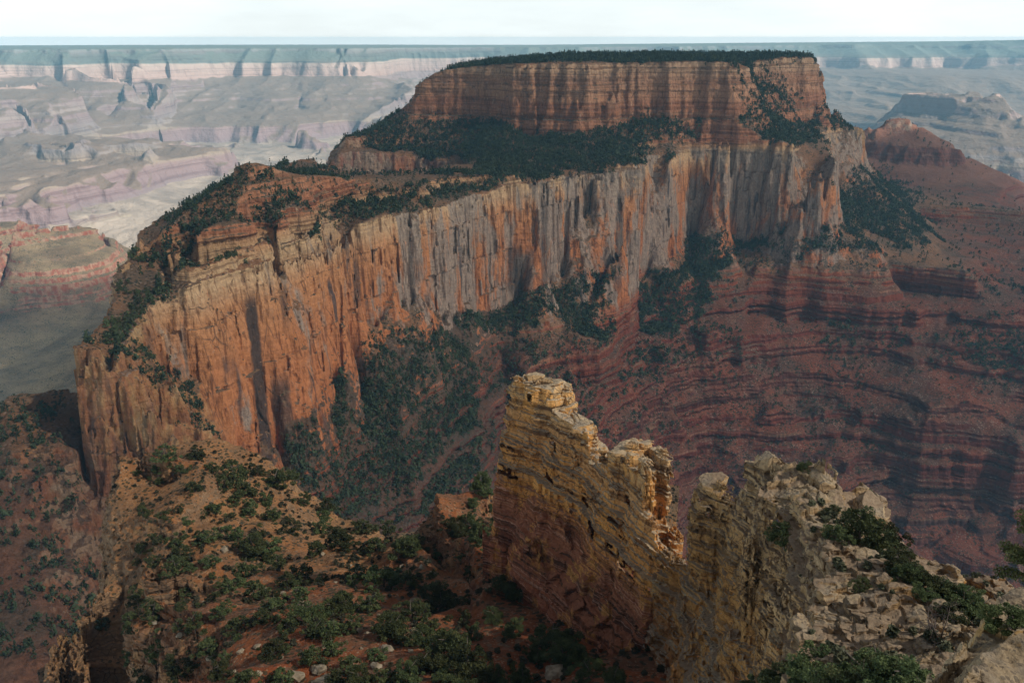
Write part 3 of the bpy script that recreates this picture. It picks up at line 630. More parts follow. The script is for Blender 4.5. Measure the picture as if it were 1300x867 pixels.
# ================================================================= materials
class NT:
    def __init__(s, name, rough=.95):
        s.m = bpy.data.materials.new(name); s.m.use_nodes = True; s.t = s.m.node_tree
        s.b = s.t.nodes['Principled BSDF']; s.b.inputs['Roughness'].default_value = rough
        s.b.inputs['Specular IOR Level'].default_value = .15
        s.g = s.t.nodes.new('ShaderNodeNewGeometry')
        s.pos = s.g.outputs['Position']
        sx = s.t.nodes.new('ShaderNodeSeparateXYZ'); s.lk(s.pos, sx.inputs[0]); s.z = sx.outputs[2]; s.px_ = sx.outputs[0]; s.py_ = sx.outputs[1]
        sn = s.t.nodes.new('ShaderNodeSeparateXYZ'); s.lk(s.g.outputs['Normal'], sn.inputs[0]); s.nz = sn.outputs[2]
    def lk(s, a, b): s.t.links.new(a, b)
    def put(s, v, sock):
        if hasattr(v, 'is_linked') or isinstance(v, bpy.types.NodeSocket): s.lk(v, sock)
        else:
            if isinstance(v, tuple) and len(v) == 3 and sock.type == 'RGBA': v = (*v, 1)
            sock.default_value = v
    def noise(s, sx, sz=None, det=4, rough=.55, off=0, dist=0):
        """3D noise, horizontal feature size sx metres, vertical sz"""
        sz = sz or sx
        mp = s.t.nodes.new('ShaderNodeMapping'); mp.inputs['Scale'].default_value = (1/sx, 1/sx, 1/sz); mp.inputs['Location'].default_value = (off, off*.7, off*1.3)
        s.lk(s.pos, mp.inputs[0])
        n = s.t.nodes.new('ShaderNodeTexNoise'); n.inputs['Scale'].default_value = 1; n.inputs['Detail'].default_value = det; n.inputs['Roughness'].default_value = rough; n.inputs['Distortion'].default_value = dist
        s.lk(mp.outputs[0], n.inputs[0]); return n.outputs[0]
    def voro(s, sx, sz=None, feat='F1', off=0):
        sz = sz or sx
        mp = s.t.nodes.new('ShaderNodeMapping'); mp.inputs['Scale'].default_value = (1/sx, 1/sx, 1/sz); mp.inputs['Location'].default_value = (off, off*.7, off*1.3)
        s.lk(s.pos, mp.inputs[0])
        n = s.t.nodes.new('ShaderNodeTexVoronoi'); n.inputs['Scale'].default_value = 1; n.feature = feat
        s.lk(mp.outputs[0], n.inputs[0]); return n.outputs['Distance']
    def math(s, op, a, b=0.0, c=0.0, clamp=False):
        n = s.t.nodes.new('ShaderNodeMath'); n.operation = op; n.use_clamp = clamp
        s.put(a, n.inputs[0]); s.put(b, n.inputs[1]); s.put(c, n.inputs[2]); return n.outputs[0]
    def rng(s, v, a, b, c=0.0, d=1.0, st='SMOOTHSTEP'):
        n = s.t.nodes.new('ShaderNodeMapRange'); n.interpolation_type = st
        s.put(v, n.inputs[0])
        for i, q in enumerate((a, b, c, d)): n.inputs[i+1].default_value = q
        return n.outputs[0]
    def mix(s, f, a, b, mode='MIX'):
        n = s.t.nodes.new('ShaderNodeMix'); n.data_type = 'RGBA'; n.blend_type = mode
        s.put(f, n.inputs[0]); s.put(a, n.inputs[6]); s.put(b, n.inputs[7]); return n.outputs[2]
    def ramp(s, v, stops, lo=0, hi=1, interp='LINEAR'):
        """stops: (value, colour) with value in lo..hi"""
        if lo != 0 or hi != 1: v = s.rng(v, lo, hi, st='LINEAR')
        n = s.t.nodes.new('ShaderNodeValToRGB'); n.color_ramp.interpolation = interp; s.lk(v, n.inputs[0])
        e = n.color_ramp.elements; st = sorted(((q-lo)/(hi-lo), c) for q, c in stops)
        while len(e) < len(st): e.new(.5)
        for k, (p, c) in enumerate(st): e[k].position = p
        for k, (p, c) in enumerate(st): e[k].color = (*c, 1) if isinstance(c, tuple) else (c, c, c, 1)
        return n.outputs[0]
    def bump(s, h, dist, strength=1.0, prev=None):
        n = s.t.nodes.new('ShaderNodeBump'); n.inputs['Distance'].default_value = dist; n.inputs['Strength'].default_value = strength
        s.lk(h, n.inputs['Height'])
        if prev is not None: s.lk(prev, n.inputs['Normal'])
        return n.outputs[0]
    def done(s, colour, normal=None, gain=1.0):
        if gain != 1.0: colour = s.mix(1.0, colour, (gain, gain, gain), 'MULTIPLY')
        s.put(colour, s.b.inputs['Base Color'])
        if normal is not None: s.lk(normal, s.b.inputs['Normal'])
        return s.m
def scatter(s, size, cover, off=0, rx=1.0):
    """roundish specks: 1 inside"""
    v = s.voro(size, size*rx, off=off)
    lim = s.rng(s.noise(size*6, det=2, off=off+3), .35, .65, cover*.5, cover*1.3)
    return s.math('LESS_THAN', v, lim)

def mat_massif():
    s = NT('stratified_canyon_rock')
    wz = s.math('ADD', s.z, s.math('MULTIPLY', s.math('SUBTRACT', s.noise(180, 400, 3), .5), 26))
    wz = s.math('ADD', wz, s.math('MULTIPLY', s.math('SUBTRACT', s.noise(22, 40, 3), .5), 7))
    rock = s.ramp(wz, [(-1150, (.20,.19,.15)), (-1000, (.27,.23,.15)), (-955, (.26,.2,.13)), (-910, (.17,.07,.045)), (-880, (.19,.05,.03)), (-790, (.18,.045,.028)), (-765, (.07,.025,.02)), (-700, (.09,.025,.016)), (-640, (.14,.032,.019)), (-600, (.07,.022,.016)), (-540, (.13,.03,.018)),
                        (-480, (.14,.035,.019)), (-440, (.22,.06,.028)), (-418, (.33,.115,.046)), (-380, (.36,.128,.049)), (-300, (.37,.145,.057)), (-255, (.39,.18,.078)), (-232, (.42,.27,.15)), (-215, (.4,.26,.14)),
                        (-205, (.36,.2,.1)), (-196, (.3,.12,.06)), (-165, (.33,.15,.078)), (-130, (.27,.115,.06)), (-105, (.36,.19,.105)), (-85, (.3,.15,.085)), (-62, (.36,.23,.14))], -1150, -40)
    # thin beds
    bed = s.noise(240, 5.0, 3, .7, 4); bed2 = s.noise(300, 15, 3, .6, 9)
    wallq = s.math('MULTIPLY', s.rng(s.z, -430, -400), s.rng(s.z, -208, -240)); beds_on = s.math('SUBTRACT', 1.0, s.math('MAXIMUM', s.math('MULTIPLY', wallq, .85), s.rng(s.z, -190, -170, 0, .4)))
    rock = s.mix(s.math('MULTIPLY', s.rng(bed, .5, .58, 0, .82), beds_on), rock, s.mix(1.0, rock, (.36,.3,.3), 'MULTIPLY'))
    rock = s.mix(s.math('MULTIPLY', s.rng(bed2, .55, .7, 0, .5), beds_on), rock, s.mix(.5, rock, (.45,.32,.2), 'MIX'))
    # grey weathering and dark water streaks on the tall cliff
    wallm = s.math('MULTIPLY', s.rng(s.z, -445, -415), s.rng(s.z, -208, -222))
    patch = s.noise(46, 150, 5, .62, 1, .6)
    grey = s.ramp(s.noise(12, 30, 4, .6, 5), [(0, (.15,.12,.1)), (.5, (.22,.175,.14)), (1, (.34,.27,.2))])
    farw = s.rng(s.py_, 950, 1350, -.07, .06)
    gm = s.rng(s.math('ADD', patch, farw), .47, .57, 0, .88)
    gm = s.math('MULTIPLY', gm, s.math('ADD', wallm, s.rng(s.z, -700, -780, 0, .12)))
    rock = s.mix(gm, rock, grey)
    streak = s.noise(7, 190, 4, .65, 7, .3)
    rock = s.mix(s.math('MULTIPLY', s.rng(streak, .52, .63, 0, .8), s.math('MAXIMUM', wallm, s.rng(s.z, -200, -180, .25, .6))), rock, s.mix(1.0, rock, (.33,.27,.26), 'MULTIPLY'))
    stain = s.noise(30, 260, 3, .5, 17, .2)
    rock = s.mix(s.math('MULTIPLY', s.rng(stain, .64, .69, 0, .85), wallm), rock, (.055,.045,.045))
    rock = s.mix(s.math('MULTIPLY', s.rng(s.noise(5, 60, 4, .6, 27), .6, .72, 0, .6), wallm), rock, (.5,.2,.085))
    rock = s.mix(s.math('MULTIPLY', s.rng(s.noise(9, 26, 4, .7, 37), .62, .74, 0, .6), s.rng(s.z, -330, -230)), rock, (.46,.36,.24))
    # cracks
    cr = s.voro(17, 70, 'DISTANCE_TO_EDGE', 2); rock = s.mix(s.math('MULTIPLY', s.rng(cr, .0, .03, .7, 0), s.rng(s.noise(25, 60, 3, off=77), .45, .6)), rock, (.04,.025,.02))
    # water stains running down the tall cliff, and the browner broken buttress at its near end with painted recess shade
    def stain_shade_at(px, r, w, z0, z1, k, prev):
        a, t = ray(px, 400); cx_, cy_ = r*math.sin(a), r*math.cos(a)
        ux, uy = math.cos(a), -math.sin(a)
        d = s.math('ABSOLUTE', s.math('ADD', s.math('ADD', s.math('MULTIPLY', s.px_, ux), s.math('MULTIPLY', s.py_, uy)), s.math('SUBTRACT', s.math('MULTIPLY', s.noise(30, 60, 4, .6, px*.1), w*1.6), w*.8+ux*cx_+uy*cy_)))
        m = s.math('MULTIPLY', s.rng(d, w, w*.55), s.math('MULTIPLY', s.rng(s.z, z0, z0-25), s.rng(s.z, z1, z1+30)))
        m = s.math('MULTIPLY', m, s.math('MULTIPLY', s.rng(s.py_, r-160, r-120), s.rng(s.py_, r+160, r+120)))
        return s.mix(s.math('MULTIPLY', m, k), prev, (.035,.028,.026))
    for q in ((321, 915, 7, -236, -425, .92), (349, 935, 12, -325, -420, .8), (362, 950, 5, -240, -300, .6), (455, 1050, 6, -250, -330, .7), (525, 1130, 5, -240, -380, .6), (655, 1330, 16, -300, -405, .75), (690, 1390, 7, -240, -400, .6), (782, 1560, 8, -240, -420, .6), (165, 735, 9, -300, -445, .85), (206, 735, 5, -310, -430, .7), (128, 705, 5, -300, -430, .6), (246, 760, 6, -330, -430, .7)): rock = stain_shade_at(*q, rock)  # streaks on the near buttress are painted recess shade, the rest stains
    xy = s.math('DIVIDE', s.px_, s.py_)
    pm = s.math('MULTIPLY', s.math('MULTIPLY', s.rng(s.py_, 790, 745), s.rng(xy, -.28, -.31)), s.rng(s.z, -520, -480))
    rock = s.mix(s.math('MULTIPLY', pm, .75), rock, s.ramp(s.noise(16, 30, 5, .62, 91), [(.3, (.09,.05,.035)), (.45, (.2,.085,.04)), (.55, (.26,.15,.065)), (.7, (.3,.22,.12))]))
    lt = s.math('MULTIPLY', s.math('MULTIPLY', s.rng(s.py_, 1650, 1720), s.rng(s.px_, -90, -160)), s.rng(s.z, -180, -200))
    rock = s.mix(s.math('MULTIPLY', lt, .6), rock, s.mix(s.rng(s.noise(16, 40, 4, .6, 95), .42, .58), (.26,.09,.055), (.34,.24,.17)))
    # soil, talus, brush on gentler ground
    so_hi = s.mix(s.rng(s.noise(60, det=4), .35, .65), (.2,.1,.05), (.12,.08,.052))
    so_lo = s.mix(s.rng(s.noise(70, det=4, off=2), .35, .65), (.16,.05,.028), (.1,.05,.034))
    soil = s.mix(s.rng(wz, -430, -470), so_hi, so_lo)
    soil = s.mix(s.rng(wz, -905, -945), soil, s.mix(s.rng(s.noise(90, 500, 5, .6), .35, .62), (.11,.1,.075), (.27,.22,.14)))
    west = s.math('MULTIPLY', s.rng(s.px_, -900, -1150), s.rng(s.py_, 2000, 2300))
    soil = s.mix(s.math('MULTIPLY', west, .85), soil, s.mix(s.rng(s.noise(110, 400, 5, .6, 71), .4, .6), (.12,.1,.065), (.19,.155,.095)))
    soil = s.mix(s.math('MULTIPLY', scatter(s, 3.6, .27), .6), soil, (.25,.18,.14))
    soil = s.mix(s.math('MULTIPLY', scatter(s, 4.4, .33, 9), .85), soil, (.03,.034,.022))
    apron = s.math('MULTIPLY', s.rng(s.math('ADD', s.px_, s.math('MULTIPLY', s.math('SUBTRACT', s.noise(90, det=4, off=81), .5), 420)), 110, -60), s.math('MULTIPLY', s.rng(s.z, -362, -385), s.rng(s.py_, 560, 640)))
    apron = s.math('MULTIPLY', apron, s.rng(s.math('DIVIDE', s.px_, s.py_), -.36, -.27))
    soil = s.mix(s.math('MULTIPLY', apron, .75), soil, s.mix(s.rng(s.noise(30, det=4, off=63), .4, .6), (.075,.042,.028), (.05,.04,.03)))
    rub = s.math('MULTIPLY', s.rng(s.math('DIVIDE', s.px_, s.py_), -.47, -.53), s.math('MULTIPLY', s.rng(s.z, -300, -330), s.rng(s.py_, 1100, 900)))
    rubc = s.mix(s.rng(s.noise(40, det=4, off=67), .4, .6), (.105,.045,.028), (.06,.04,.03))
    soil = s.mix(s.math('MULTIPLY', rub, .8), soil, rubc); rock = s.mix(s.math('MULTIPLY', rub, .8), rock, s.mix(s.rng(s.noise(22, det=5, off=69), .4, .6), (.13,.05,.03), (.17,.12,.085)))
    bt = s.math('MULTIPLY', s.rng(s.py_, 2850, 2950), s.rng(s.px_, 1050, 1200))
    rock = s.mix(s.math('MULTIPLY', bt, .8), rock, s.mix(s.rng(s.z, -335, -350), (.23,.17,.13), s.mix(s.rng(bed, .42, .58), (.17,.055,.04), (.1,.035,.028))))
    soil = s.mix(s.math('MULTIPLY', bt, .7), soil, (.19,.085,.06))
    nzz = s.math('ADD', s.nz, s.math('MULTIPLY', apron, .32))
    fm = s.rng(s.math('ADD', nzz, s.math('MULTIPLY', s.math('SUBTRACT', s.noise(14, det=4, off=8), .5), .5)), .5, .68)
    c = s.mix(fm, rock, soil)
    c = s.mix(s.rng(s.noise(3.2, 4.5, 4, .7, 3), .3, .7, .62, 0), c, s.mix(1.0, c, (.42,.4,.4), 'MULTIPLY'))
    h = s.math('ADD', s.noise(9, 14, 6, .68, 2), s.math('MULTIPLY', s.noise(6, 60, 4, .6, 6), .9))
    n = s.bump(h, 5.0, .8); n = s.bump(s.noise(60, 3.2, 3, .7, 12), 2.2, .7, n)
    return s.done(c, n, 1.28)

def mat_far():
    s = NT('hazy_far_strata')
    wz = s.math('ADD', s.z, s.math('MULTIPLY', s.math('SUBTRACT', s.noise(900, 900, 4), .5), 70))
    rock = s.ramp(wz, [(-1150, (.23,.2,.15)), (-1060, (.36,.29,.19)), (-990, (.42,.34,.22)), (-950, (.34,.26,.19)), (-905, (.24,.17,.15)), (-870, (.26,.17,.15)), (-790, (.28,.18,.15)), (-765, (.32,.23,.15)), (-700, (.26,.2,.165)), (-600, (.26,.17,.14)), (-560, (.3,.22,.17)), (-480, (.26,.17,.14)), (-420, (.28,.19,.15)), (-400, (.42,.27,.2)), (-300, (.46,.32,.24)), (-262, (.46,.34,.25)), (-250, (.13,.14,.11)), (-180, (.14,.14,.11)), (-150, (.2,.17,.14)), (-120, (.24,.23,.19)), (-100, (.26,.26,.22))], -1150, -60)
    bed = s.noise(1500, 16, 4, .7, 4)
    rock = s.mix(s.rng(bed, .5, .66, 0, .65), rock, s.mix(1.0, rock, (.5,.42,.42), 'MULTIPLY'))
    rock = s.mix(s.rng(s.noise(90, 500, 4, .6, 9), .55, .68, 0, .5), rock, s.mix(1.0, rock, (.6,.5,.5), 'MULTIPLY'))
    so = s.mix(s.rng(s.noise(260, det=5, off=2), .38, .62), (.26,.2,.15), (.42,.32,.23))
    so = s.mix(s.rng(wz, -930, -860), so, (.2,.135,.09))
    so = s.mix(s.rng(wz, -300, -200), so, (.15,.16,.12))
    fm = s.rng(s.math('ADD', s.nz, s.math('MULTIPLY', s.math('SUBTRACT', s.noise(150, det=3, off=8), .5), .3)), .72, .88)
    c = s.mix(fm, rock, so)
    n = s.bump(s.noise(120, 160, 6, .65, 2), 45, .8)
    c = s.mix(1.0, c, (.84,.94,1.1), 'MULTIPLY')  # blue of distance haze put into the far rock colour
    return s.done(c, n)

def mat_lime(name, mode):
    """near limestone and sandstone. mode: fin, outcrop, slope, ledge"""
    s = NT(name)
    sc = {'fin': 1.0, 'outcrop': .8, 'slope': 1.6, 'ledge': .25}[mode]
    wz = s.math('ADD', s.z, s.math('MULTIPLY', s.math('SUBTRACT', s.noise(9*sc, 12*sc, 3), .5), (.9 if mode == 'fin' else 2.0)*sc))
    wz = s.math('ADD', wz, s.math('MULTIPLY', s.px_, {'fin': .10, 'outcrop': .06, 'slope': 0.0, 'ledge': 0.0}[mode]))
    if mode == 'fin':
        rock = s.ramp(wz, [(-112, (.21,.07,.038)), (-100, (.25,.085,.044)), (-95, (.2,.075,.042)), (-91, (.27,.105,.05)), (-88, (.36,.15,.05)), (-85, (.44,.21,.06)), (-80, (.42,.2,.065)), (-74, (.38,.2,.08)), (-68, (.38,.23,.1)), (-62, (.42,.29,.16))], -112, -60)
        tan, dark = (.5,.24,.06), (.05,.03,.022)
    elif mode == 'outcrop':
        rock = s.ramp(wz, [(-112, (.2,.09,.05)), (-92, (.3,.13,.05)), (-84, (.38,.19,.06)), (-74, (.38,.2,.065)), (-66, (.37,.22,.09)), (-58, (.37,.25,.13)), (-48, (.38,.28,.17)), (-36, (.36,.28,.18))], -112, -36)
        tan, dark = (.36,.22,.09), (.05,.037,.03)
    elif mode == 'slope':
        rock = s.ramp(wz, [(-260, (.2,.075,.038)), (-215, (.26,.1,.05)), (-190, (.32,.17,.08)), (-165, (.3,.19,.11)), (-140, (.27,.17,.1)), (-118, (.24,.11,.06)), (-105, (.22,.075,.04)), (-95, (.26,.11,.06))], -260, -95)
        tan, dark = (.4,.22,.09), (.06,.042,.035)
    else:
        rock = s.ramp(wz, [(-22, (.3,.22,.13)), (-12, (.38,.29,.18))], -22, -12); tan, dark = (.42,.24,.07), (.08,.06,.045)
    pale = (.35,.265,.165)
    bed = s.noise(60*sc, .42*sc, 3, .7, 4); bed2 = s.noise(60*sc, 1.7*sc, 3, .62, 9, .1)
    k = 1.0 if mode in ('fin', 'outcrop') else .55
    rock = s.mix(s.rng(bed2, .5, .55, 0, (.85 if mode == 'fin' else .68)*k), rock, s.mix(s.rng(bed, .42, .56), dark, s.mix(1.0, rock, (.5,.45,.42), 'MULTIPLY')))
    rock = s.mix(s.rng(bed, .56, .68, 0, .38*k), rock, pale)
    if mode == 'fin': rock = s.mix(s.math('MULTIPLY', s.rng(s.noise(50, .5, 3, .7, 44), .54, .6), s.rng(wz, -86, -90, 0, .6)), rock, (.42,.24,.17))
    rock = s.mix(s.rng(s.noise(5*sc, 9*sc, 4, .6, 14), .52, .62, 0, .7), rock, s.mix(.8, rock, tan))
    rock = s.mix(s.rng(s.noise(1.6*sc, 7*sc, 4, .6, 24), .56, .7, 0, .6), rock, s.mix(1.0, rock, (.46,.36,.3), 'MULTIPLY'))
    cr = s.voro(2.6*sc, 3.4*sc, 'DISTANCE_TO_EDGE', 2); rock = s.mix(s.rng(cr, .0, .03, .75, 0), rock, (.035,.025,.018))
    # weathered pale tops with lichen
    top = s.mix(s.rng(s.noise(2.2*sc, det=4, off=5), .35, .65), pale, (.27,.22,.16))
    top = s.mix(s.math('MULTIPLY', scatter(s, .5*sc, .38, 3), .7), top, (.12,.1,.08))
    if mode == 'ledge': soil = top
    elif mode == 'fin': soil = s.mix(s.rng(wz, -90, -84), (.22,.085,.045), top)
    elif mode == 'outcrop':
        soil = s.mix(s.rng(s.noise(6, det=4, off=31), .42, .5), top, (.27,.2,.135))
    else:
        so = s.ramp(s.math('ADD', s.math('MULTIPLY', s.math('SUBTRACT', s.noise(26, det=4, off=31), .5), 60), s.z), [(-230, (.2,.12,.07)), (-185, (.24,.13,.06)), (-165, (.38,.2,.09)), (-140, (.33,.155,.065)), (-120, (.28,.1,.04)), (-100, (.25,.075,.03))], -230, -100)
        so = s.mix(s.rng(s.noise(9, det=5, off=33), .42, .62), so, s.mix(.5, so, (.13,.1,.07)))
        so = s.mix(s.math('MULTIPLY', scatter(s, .7, .27, 3), .6), so, (.38,.28,.18))
        so = s.mix(s.math('MULTIPLY', scatter(s, 1.9, .28, 6), .7), so, (.17,.12,.08))
        so = s.mix(s.math('MULTIPLY', scatter(s, 1.5, .36, 9), .85), so, (.05,.05,.03))
        soil = so
    fm = s.rng(s.math('ADD', s.nz, s.math('MULTIPLY', s.math('SUBTRACT', s.noise(2.5*sc, det=4, off=8), .5), .35)), .6, .78)
    c = s.mix(fm, rock, soil)
    c = s.mix(s.rng(s.noise(.55*sc, .5*sc, 5, .7, 3), .32, .68, .6, 0), c, s.mix(1.0, c, (.45,.42,.4), 'MULTIPLY'))
    h = s.math('ADD', s.noise(1.2*sc, 1.0*sc, 6, .68, 2), s.math('MULTIPLY', s.noise(8*sc, .4*sc, 3, .7, 6), .7))
    n = s.bump(h, .55*sc, .9)
    return s.done(c, n, {'slope': 1.2, 'fin': 2.0, 'outcrop': 1.5, 'ledge': 1.35}[mode])

def mat_leaf(name, a, b, size):
    s = NT(name, .7)
    oi = s.t.nodes.new('ShaderNodeObjectInfo')
    v = s.rng(s.noise(size, det=3), .3, .7, 0, 1)
    c = s.mix(v, a, b)
    hs = s.t.nodes.new('ShaderNodeHueSaturation'); s.lk(c, hs.inputs['Color']); s.lk(s.rng(oi.outputs['Random'], 0, 1, .6, 1.6, 'LINEAR'), hs.inputs['Value']); s.lk(s.rng(oi.outputs['Random'], 0, 1, .465, .515, 'LINEAR'), hs.inputs['Hue'])
    s.lk(hs.outputs[0], s.b.inputs['Base Color'])
    return s.m
def mat_simple(name, a, b, size):
    s = NT(name, .9); return s.done(s.mix(s.rng(s.noise(size, size*3, 4), .35, .65), a, b), s.bump(s.noise(size, det=4), size*.2, .6))
M_MASSIF = mat_massif(); M_FAR = mat_far()
M_FIN = mat_lime('banded_yellow_limestone', 'fin'); M_OUT = mat_lime('weathered_pale_limestone', 'outcrop'); M_SLOPE = mat_lime('orange_soil_and_ledges', 'slope'); M_LEDGE = mat_lime('lichened_ledge_rock', 'ledge')
M_LEAF = mat_leaf('juniper_foliage', (.034,.05,.02), (.095,.115,.045), 1.2)
M_LEAF_D = mat_leaf('distant_conifer_foliage', (.014,.022,.012), (.04,.052,.025), 12)
M_BUSH = mat_leaf('grey_green_brush', (.05,.055,.03), (.1,.1,.06), 2)
M_BARK = mat_simple('grey_bark', (.1,.08,.065), (.2,.17,.14), .2)
M_DEAD = mat_simple('bare_dead_wood', (.1,.075,.065), (.19,.15,.13), .2)
M_STONE = mat_simple('pale_boulder_stone', (.24,.19,.13), (.4,.33,.24), .8)
M_STONE_Y = mat_simple('yellow_block_stone', (.27,.19,.1), (.4,.3,.17), 1.2)
# ================================================================= build the land
def land(F, disp, dmax, dw, pad, name, mat): 
    V, Qd = surface(F, disp, dmax, dw/Q, lambda r: pad, name)
    return V, Qd
FA = build_massif(); VA, QA = land(FA, disp_massif, 7, .0013, 1.2, 'massif', None)
FB = build_near(); VB, QB = land(FB, disp_near, 2.5, .0012, .4, 'near', None)
FF = build_fin(); VF, QF = land(FF, disp_fin, 1.8, .0009, .3, 'fin', None)
FO = build_outcrop(); VO, QO = land(FO, disp_out, 1.8, .001, .3, 'outcrop', None)
FK = build_ledge(); VK, QK = land(FK, disp_ledge, .4, .0016, .1, 'ledge', None)
FC_ = build_far(); VC, QC = land(FC_, disp_far, 25, .00125, 5, 'far', None)
def centres(V, Qd):
    c = V[Qd].mean(1); return c, np.arctan2(c[:, 0], c[:, 1]), np.hypot(c[:, 0], c[:, 1])
def landform(name, parts, V, Qd, mat, label, cat, base):
    """a landform as one thing: an Empty at its base with its parts as children"""
    e = bpy.data.objects.new(name, None); e.location = base; col.objects.link(e); tag(e, label, cat)
    for pn, m in parts:
        if m.any():
            o = mesh_object(pn, V, Qd[m], [mat]); o.parent = e; o.location = (-base[0], -base[1], -base[2])
    return e
c, az, rr_ = centres(VA, QA); cz = c[:, 2]
fl = sorted(FOOT); fa = np.array([q[0] for q in fl]); fr = np.array([q[1] for q in fl]); fz = np.array([q[2] for q in fl])
mesa = (rr_ > np.interp(az, fa, fr)-22) & (cz > np.minimum(np.interp(az, fa, fz)-6, -355)) & (rr_ < 3150) & (az < math.radians(19.7)) & (cz > -452) & (az > fa[0]-.02)
mesa |= (az <= fa[0]) & (az > math.radians(-29)) & (rr_ > 690) & (rr_ < 1200) & (cz > -440) & ~((az < math.radians(-27.3)) & (cz < -325))
tier = mesa & (cz > -182) & (rr_ > 1780); hill = mesa & (cz > -216) & (rr_ < 1180); cliff = mesa & (cz < -226) & ~tier & ~hill; bench = mesa & ~tier & ~hill & ~cliff
butte = (rr_ > 3240) & (rr_ < 3620) & (az > math.radians(20.6)) & (az < math.radians(31.5)) & (cz > -478)
lowm = (rr_ > 2500) & (rr_ < 4050) & (az < math.radians(-22.2)) & (cz > -935)
landform('mesa', [('upper_tier', tier), ('wooded_hill', hill), ('bench', bench), ('cliff', cliff)], VA, QA, M_MASSIF, 'great flat-topped mesa with a wooded top, dark bench and a long orange and grey cliff', 'mesa', (160.0, 1900.0, -440.0))
landform('butte', [('cap', butte & (cz > -345)), ('slopes', butte & (cz <= -345))], VA, QA, M_MASSIF, 'red cone-shaped butte with a small rocky cap, just right of the great mesa', 'butte', (1650.0, 3000.0, -480.0))
landform('low_mesa', [('top', lowm & (cz > -790)), ('red_cliff', lowm & (cz <= -790))], VA, QA, M_MASSIF, 'low mesa with an olive top and a fluted red cliff at the left edge', 'mesa', (-1750.0, 2900.0, -930.0))
rest = ~(mesa | butte | lowm)
tag(mesh_object('terrain', VA, QA[rest], [M_MASSIF]), 'red ledged slopes and wooded talus under the mesa', kind='structure')
tag(mesh_object('slope', VB, QB, [M_SLOPE]), 'orange soil slope and broken ledges below the viewpoint', kind='structure')
c, az, rr_ = centres(VF, QF); low_ = c[:, 2]-.05*(30-c[:, 0]) < -91
landform('rock_fin', [('crest', ~low_), ('banded_base', low_)], VF, QF, M_FIN, 'thin golden fin of banded limestone with stacked blocks stepping down its crest', 'rock fin', (10.0, 150.0, -110.0))
tag(mesh_object('rock_outcrop', VO, QO, [M_OUT]), 'pale fractured outcrop with a sandy top, right of the golden fin', 'rock outcrop')
tag(mesh_object('rock_ledge', VK, QK, [M_LEDGE]), 'lichened pale ledge filling the lower right corner', 'rock ledge')
c, az, rr_ = centres(VC, QC); cz = c[:, 2]; ad = np.degrees(az)
b1 = (ad > -29.5) & (ad < -17.4) & (rr_ > 6500) & (rr_ < 7300) & (cz > -960); b2 = (ad > 19.5) & (ad < 31.5) & (rr_ > 7000) & (rr_ < 8300) & (cz > -960)
b3 = (ad > -17.4) & (ad < -12.2) & (rr_ > 7350) & (rr_ < 7950) & (cz > -960)
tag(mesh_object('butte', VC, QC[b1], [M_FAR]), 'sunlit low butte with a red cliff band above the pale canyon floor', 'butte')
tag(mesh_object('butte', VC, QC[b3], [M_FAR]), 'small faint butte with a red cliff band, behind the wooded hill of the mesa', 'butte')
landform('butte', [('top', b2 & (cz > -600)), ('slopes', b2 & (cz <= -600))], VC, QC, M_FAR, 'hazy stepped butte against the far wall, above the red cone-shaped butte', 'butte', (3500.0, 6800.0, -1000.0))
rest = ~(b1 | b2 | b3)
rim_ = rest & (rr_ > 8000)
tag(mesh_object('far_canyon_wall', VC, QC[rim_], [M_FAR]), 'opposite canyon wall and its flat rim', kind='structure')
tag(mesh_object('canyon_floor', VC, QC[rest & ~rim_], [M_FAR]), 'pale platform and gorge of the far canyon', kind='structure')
# haze
def haze_box():
    x0, x1, y0, y1, z0, z1 = -12000, 12000, -300, 16200, -1300, 6
    v = np.array([(x, y, z) for x in (x0, x1) for y in (y0, y1) for z in (z0, z1)], np.float32)
    q = np.array([(0, 1, 3, 2), (4, 6, 7, 5), (0, 4, 5, 1), (2, 3, 7, 6), (0, 2, 6, 4), (1, 5, 7, 3)])
    m = bpy.data.materials.new('haze_air'); m.use_nodes = True; t = m.node_tree; t.nodes.clear()
    o = t.nodes.new('ShaderNodeOutputMaterial'); p = t.nodes.new('ShaderNodeVolumePrincipled')
    p.inputs['Color'].default_value = HAZE_COL; p.inputs['Absorption Color'].default_value = (.08, .08, .08, 1); p.inputs['Density'].default_value = HAZE_DENSITY; p.inputs['Anisotropy'].default_value = HAZE_ANISO
    t.links.new(p.outputs[0], o.inputs['Volume'])
    ob = mesh_object('haze', v, q, [m], smooth_sh=False); tag(ob, kind='stuff', label='pale blue haze filling the canyon and fading its far side')
haze_box()
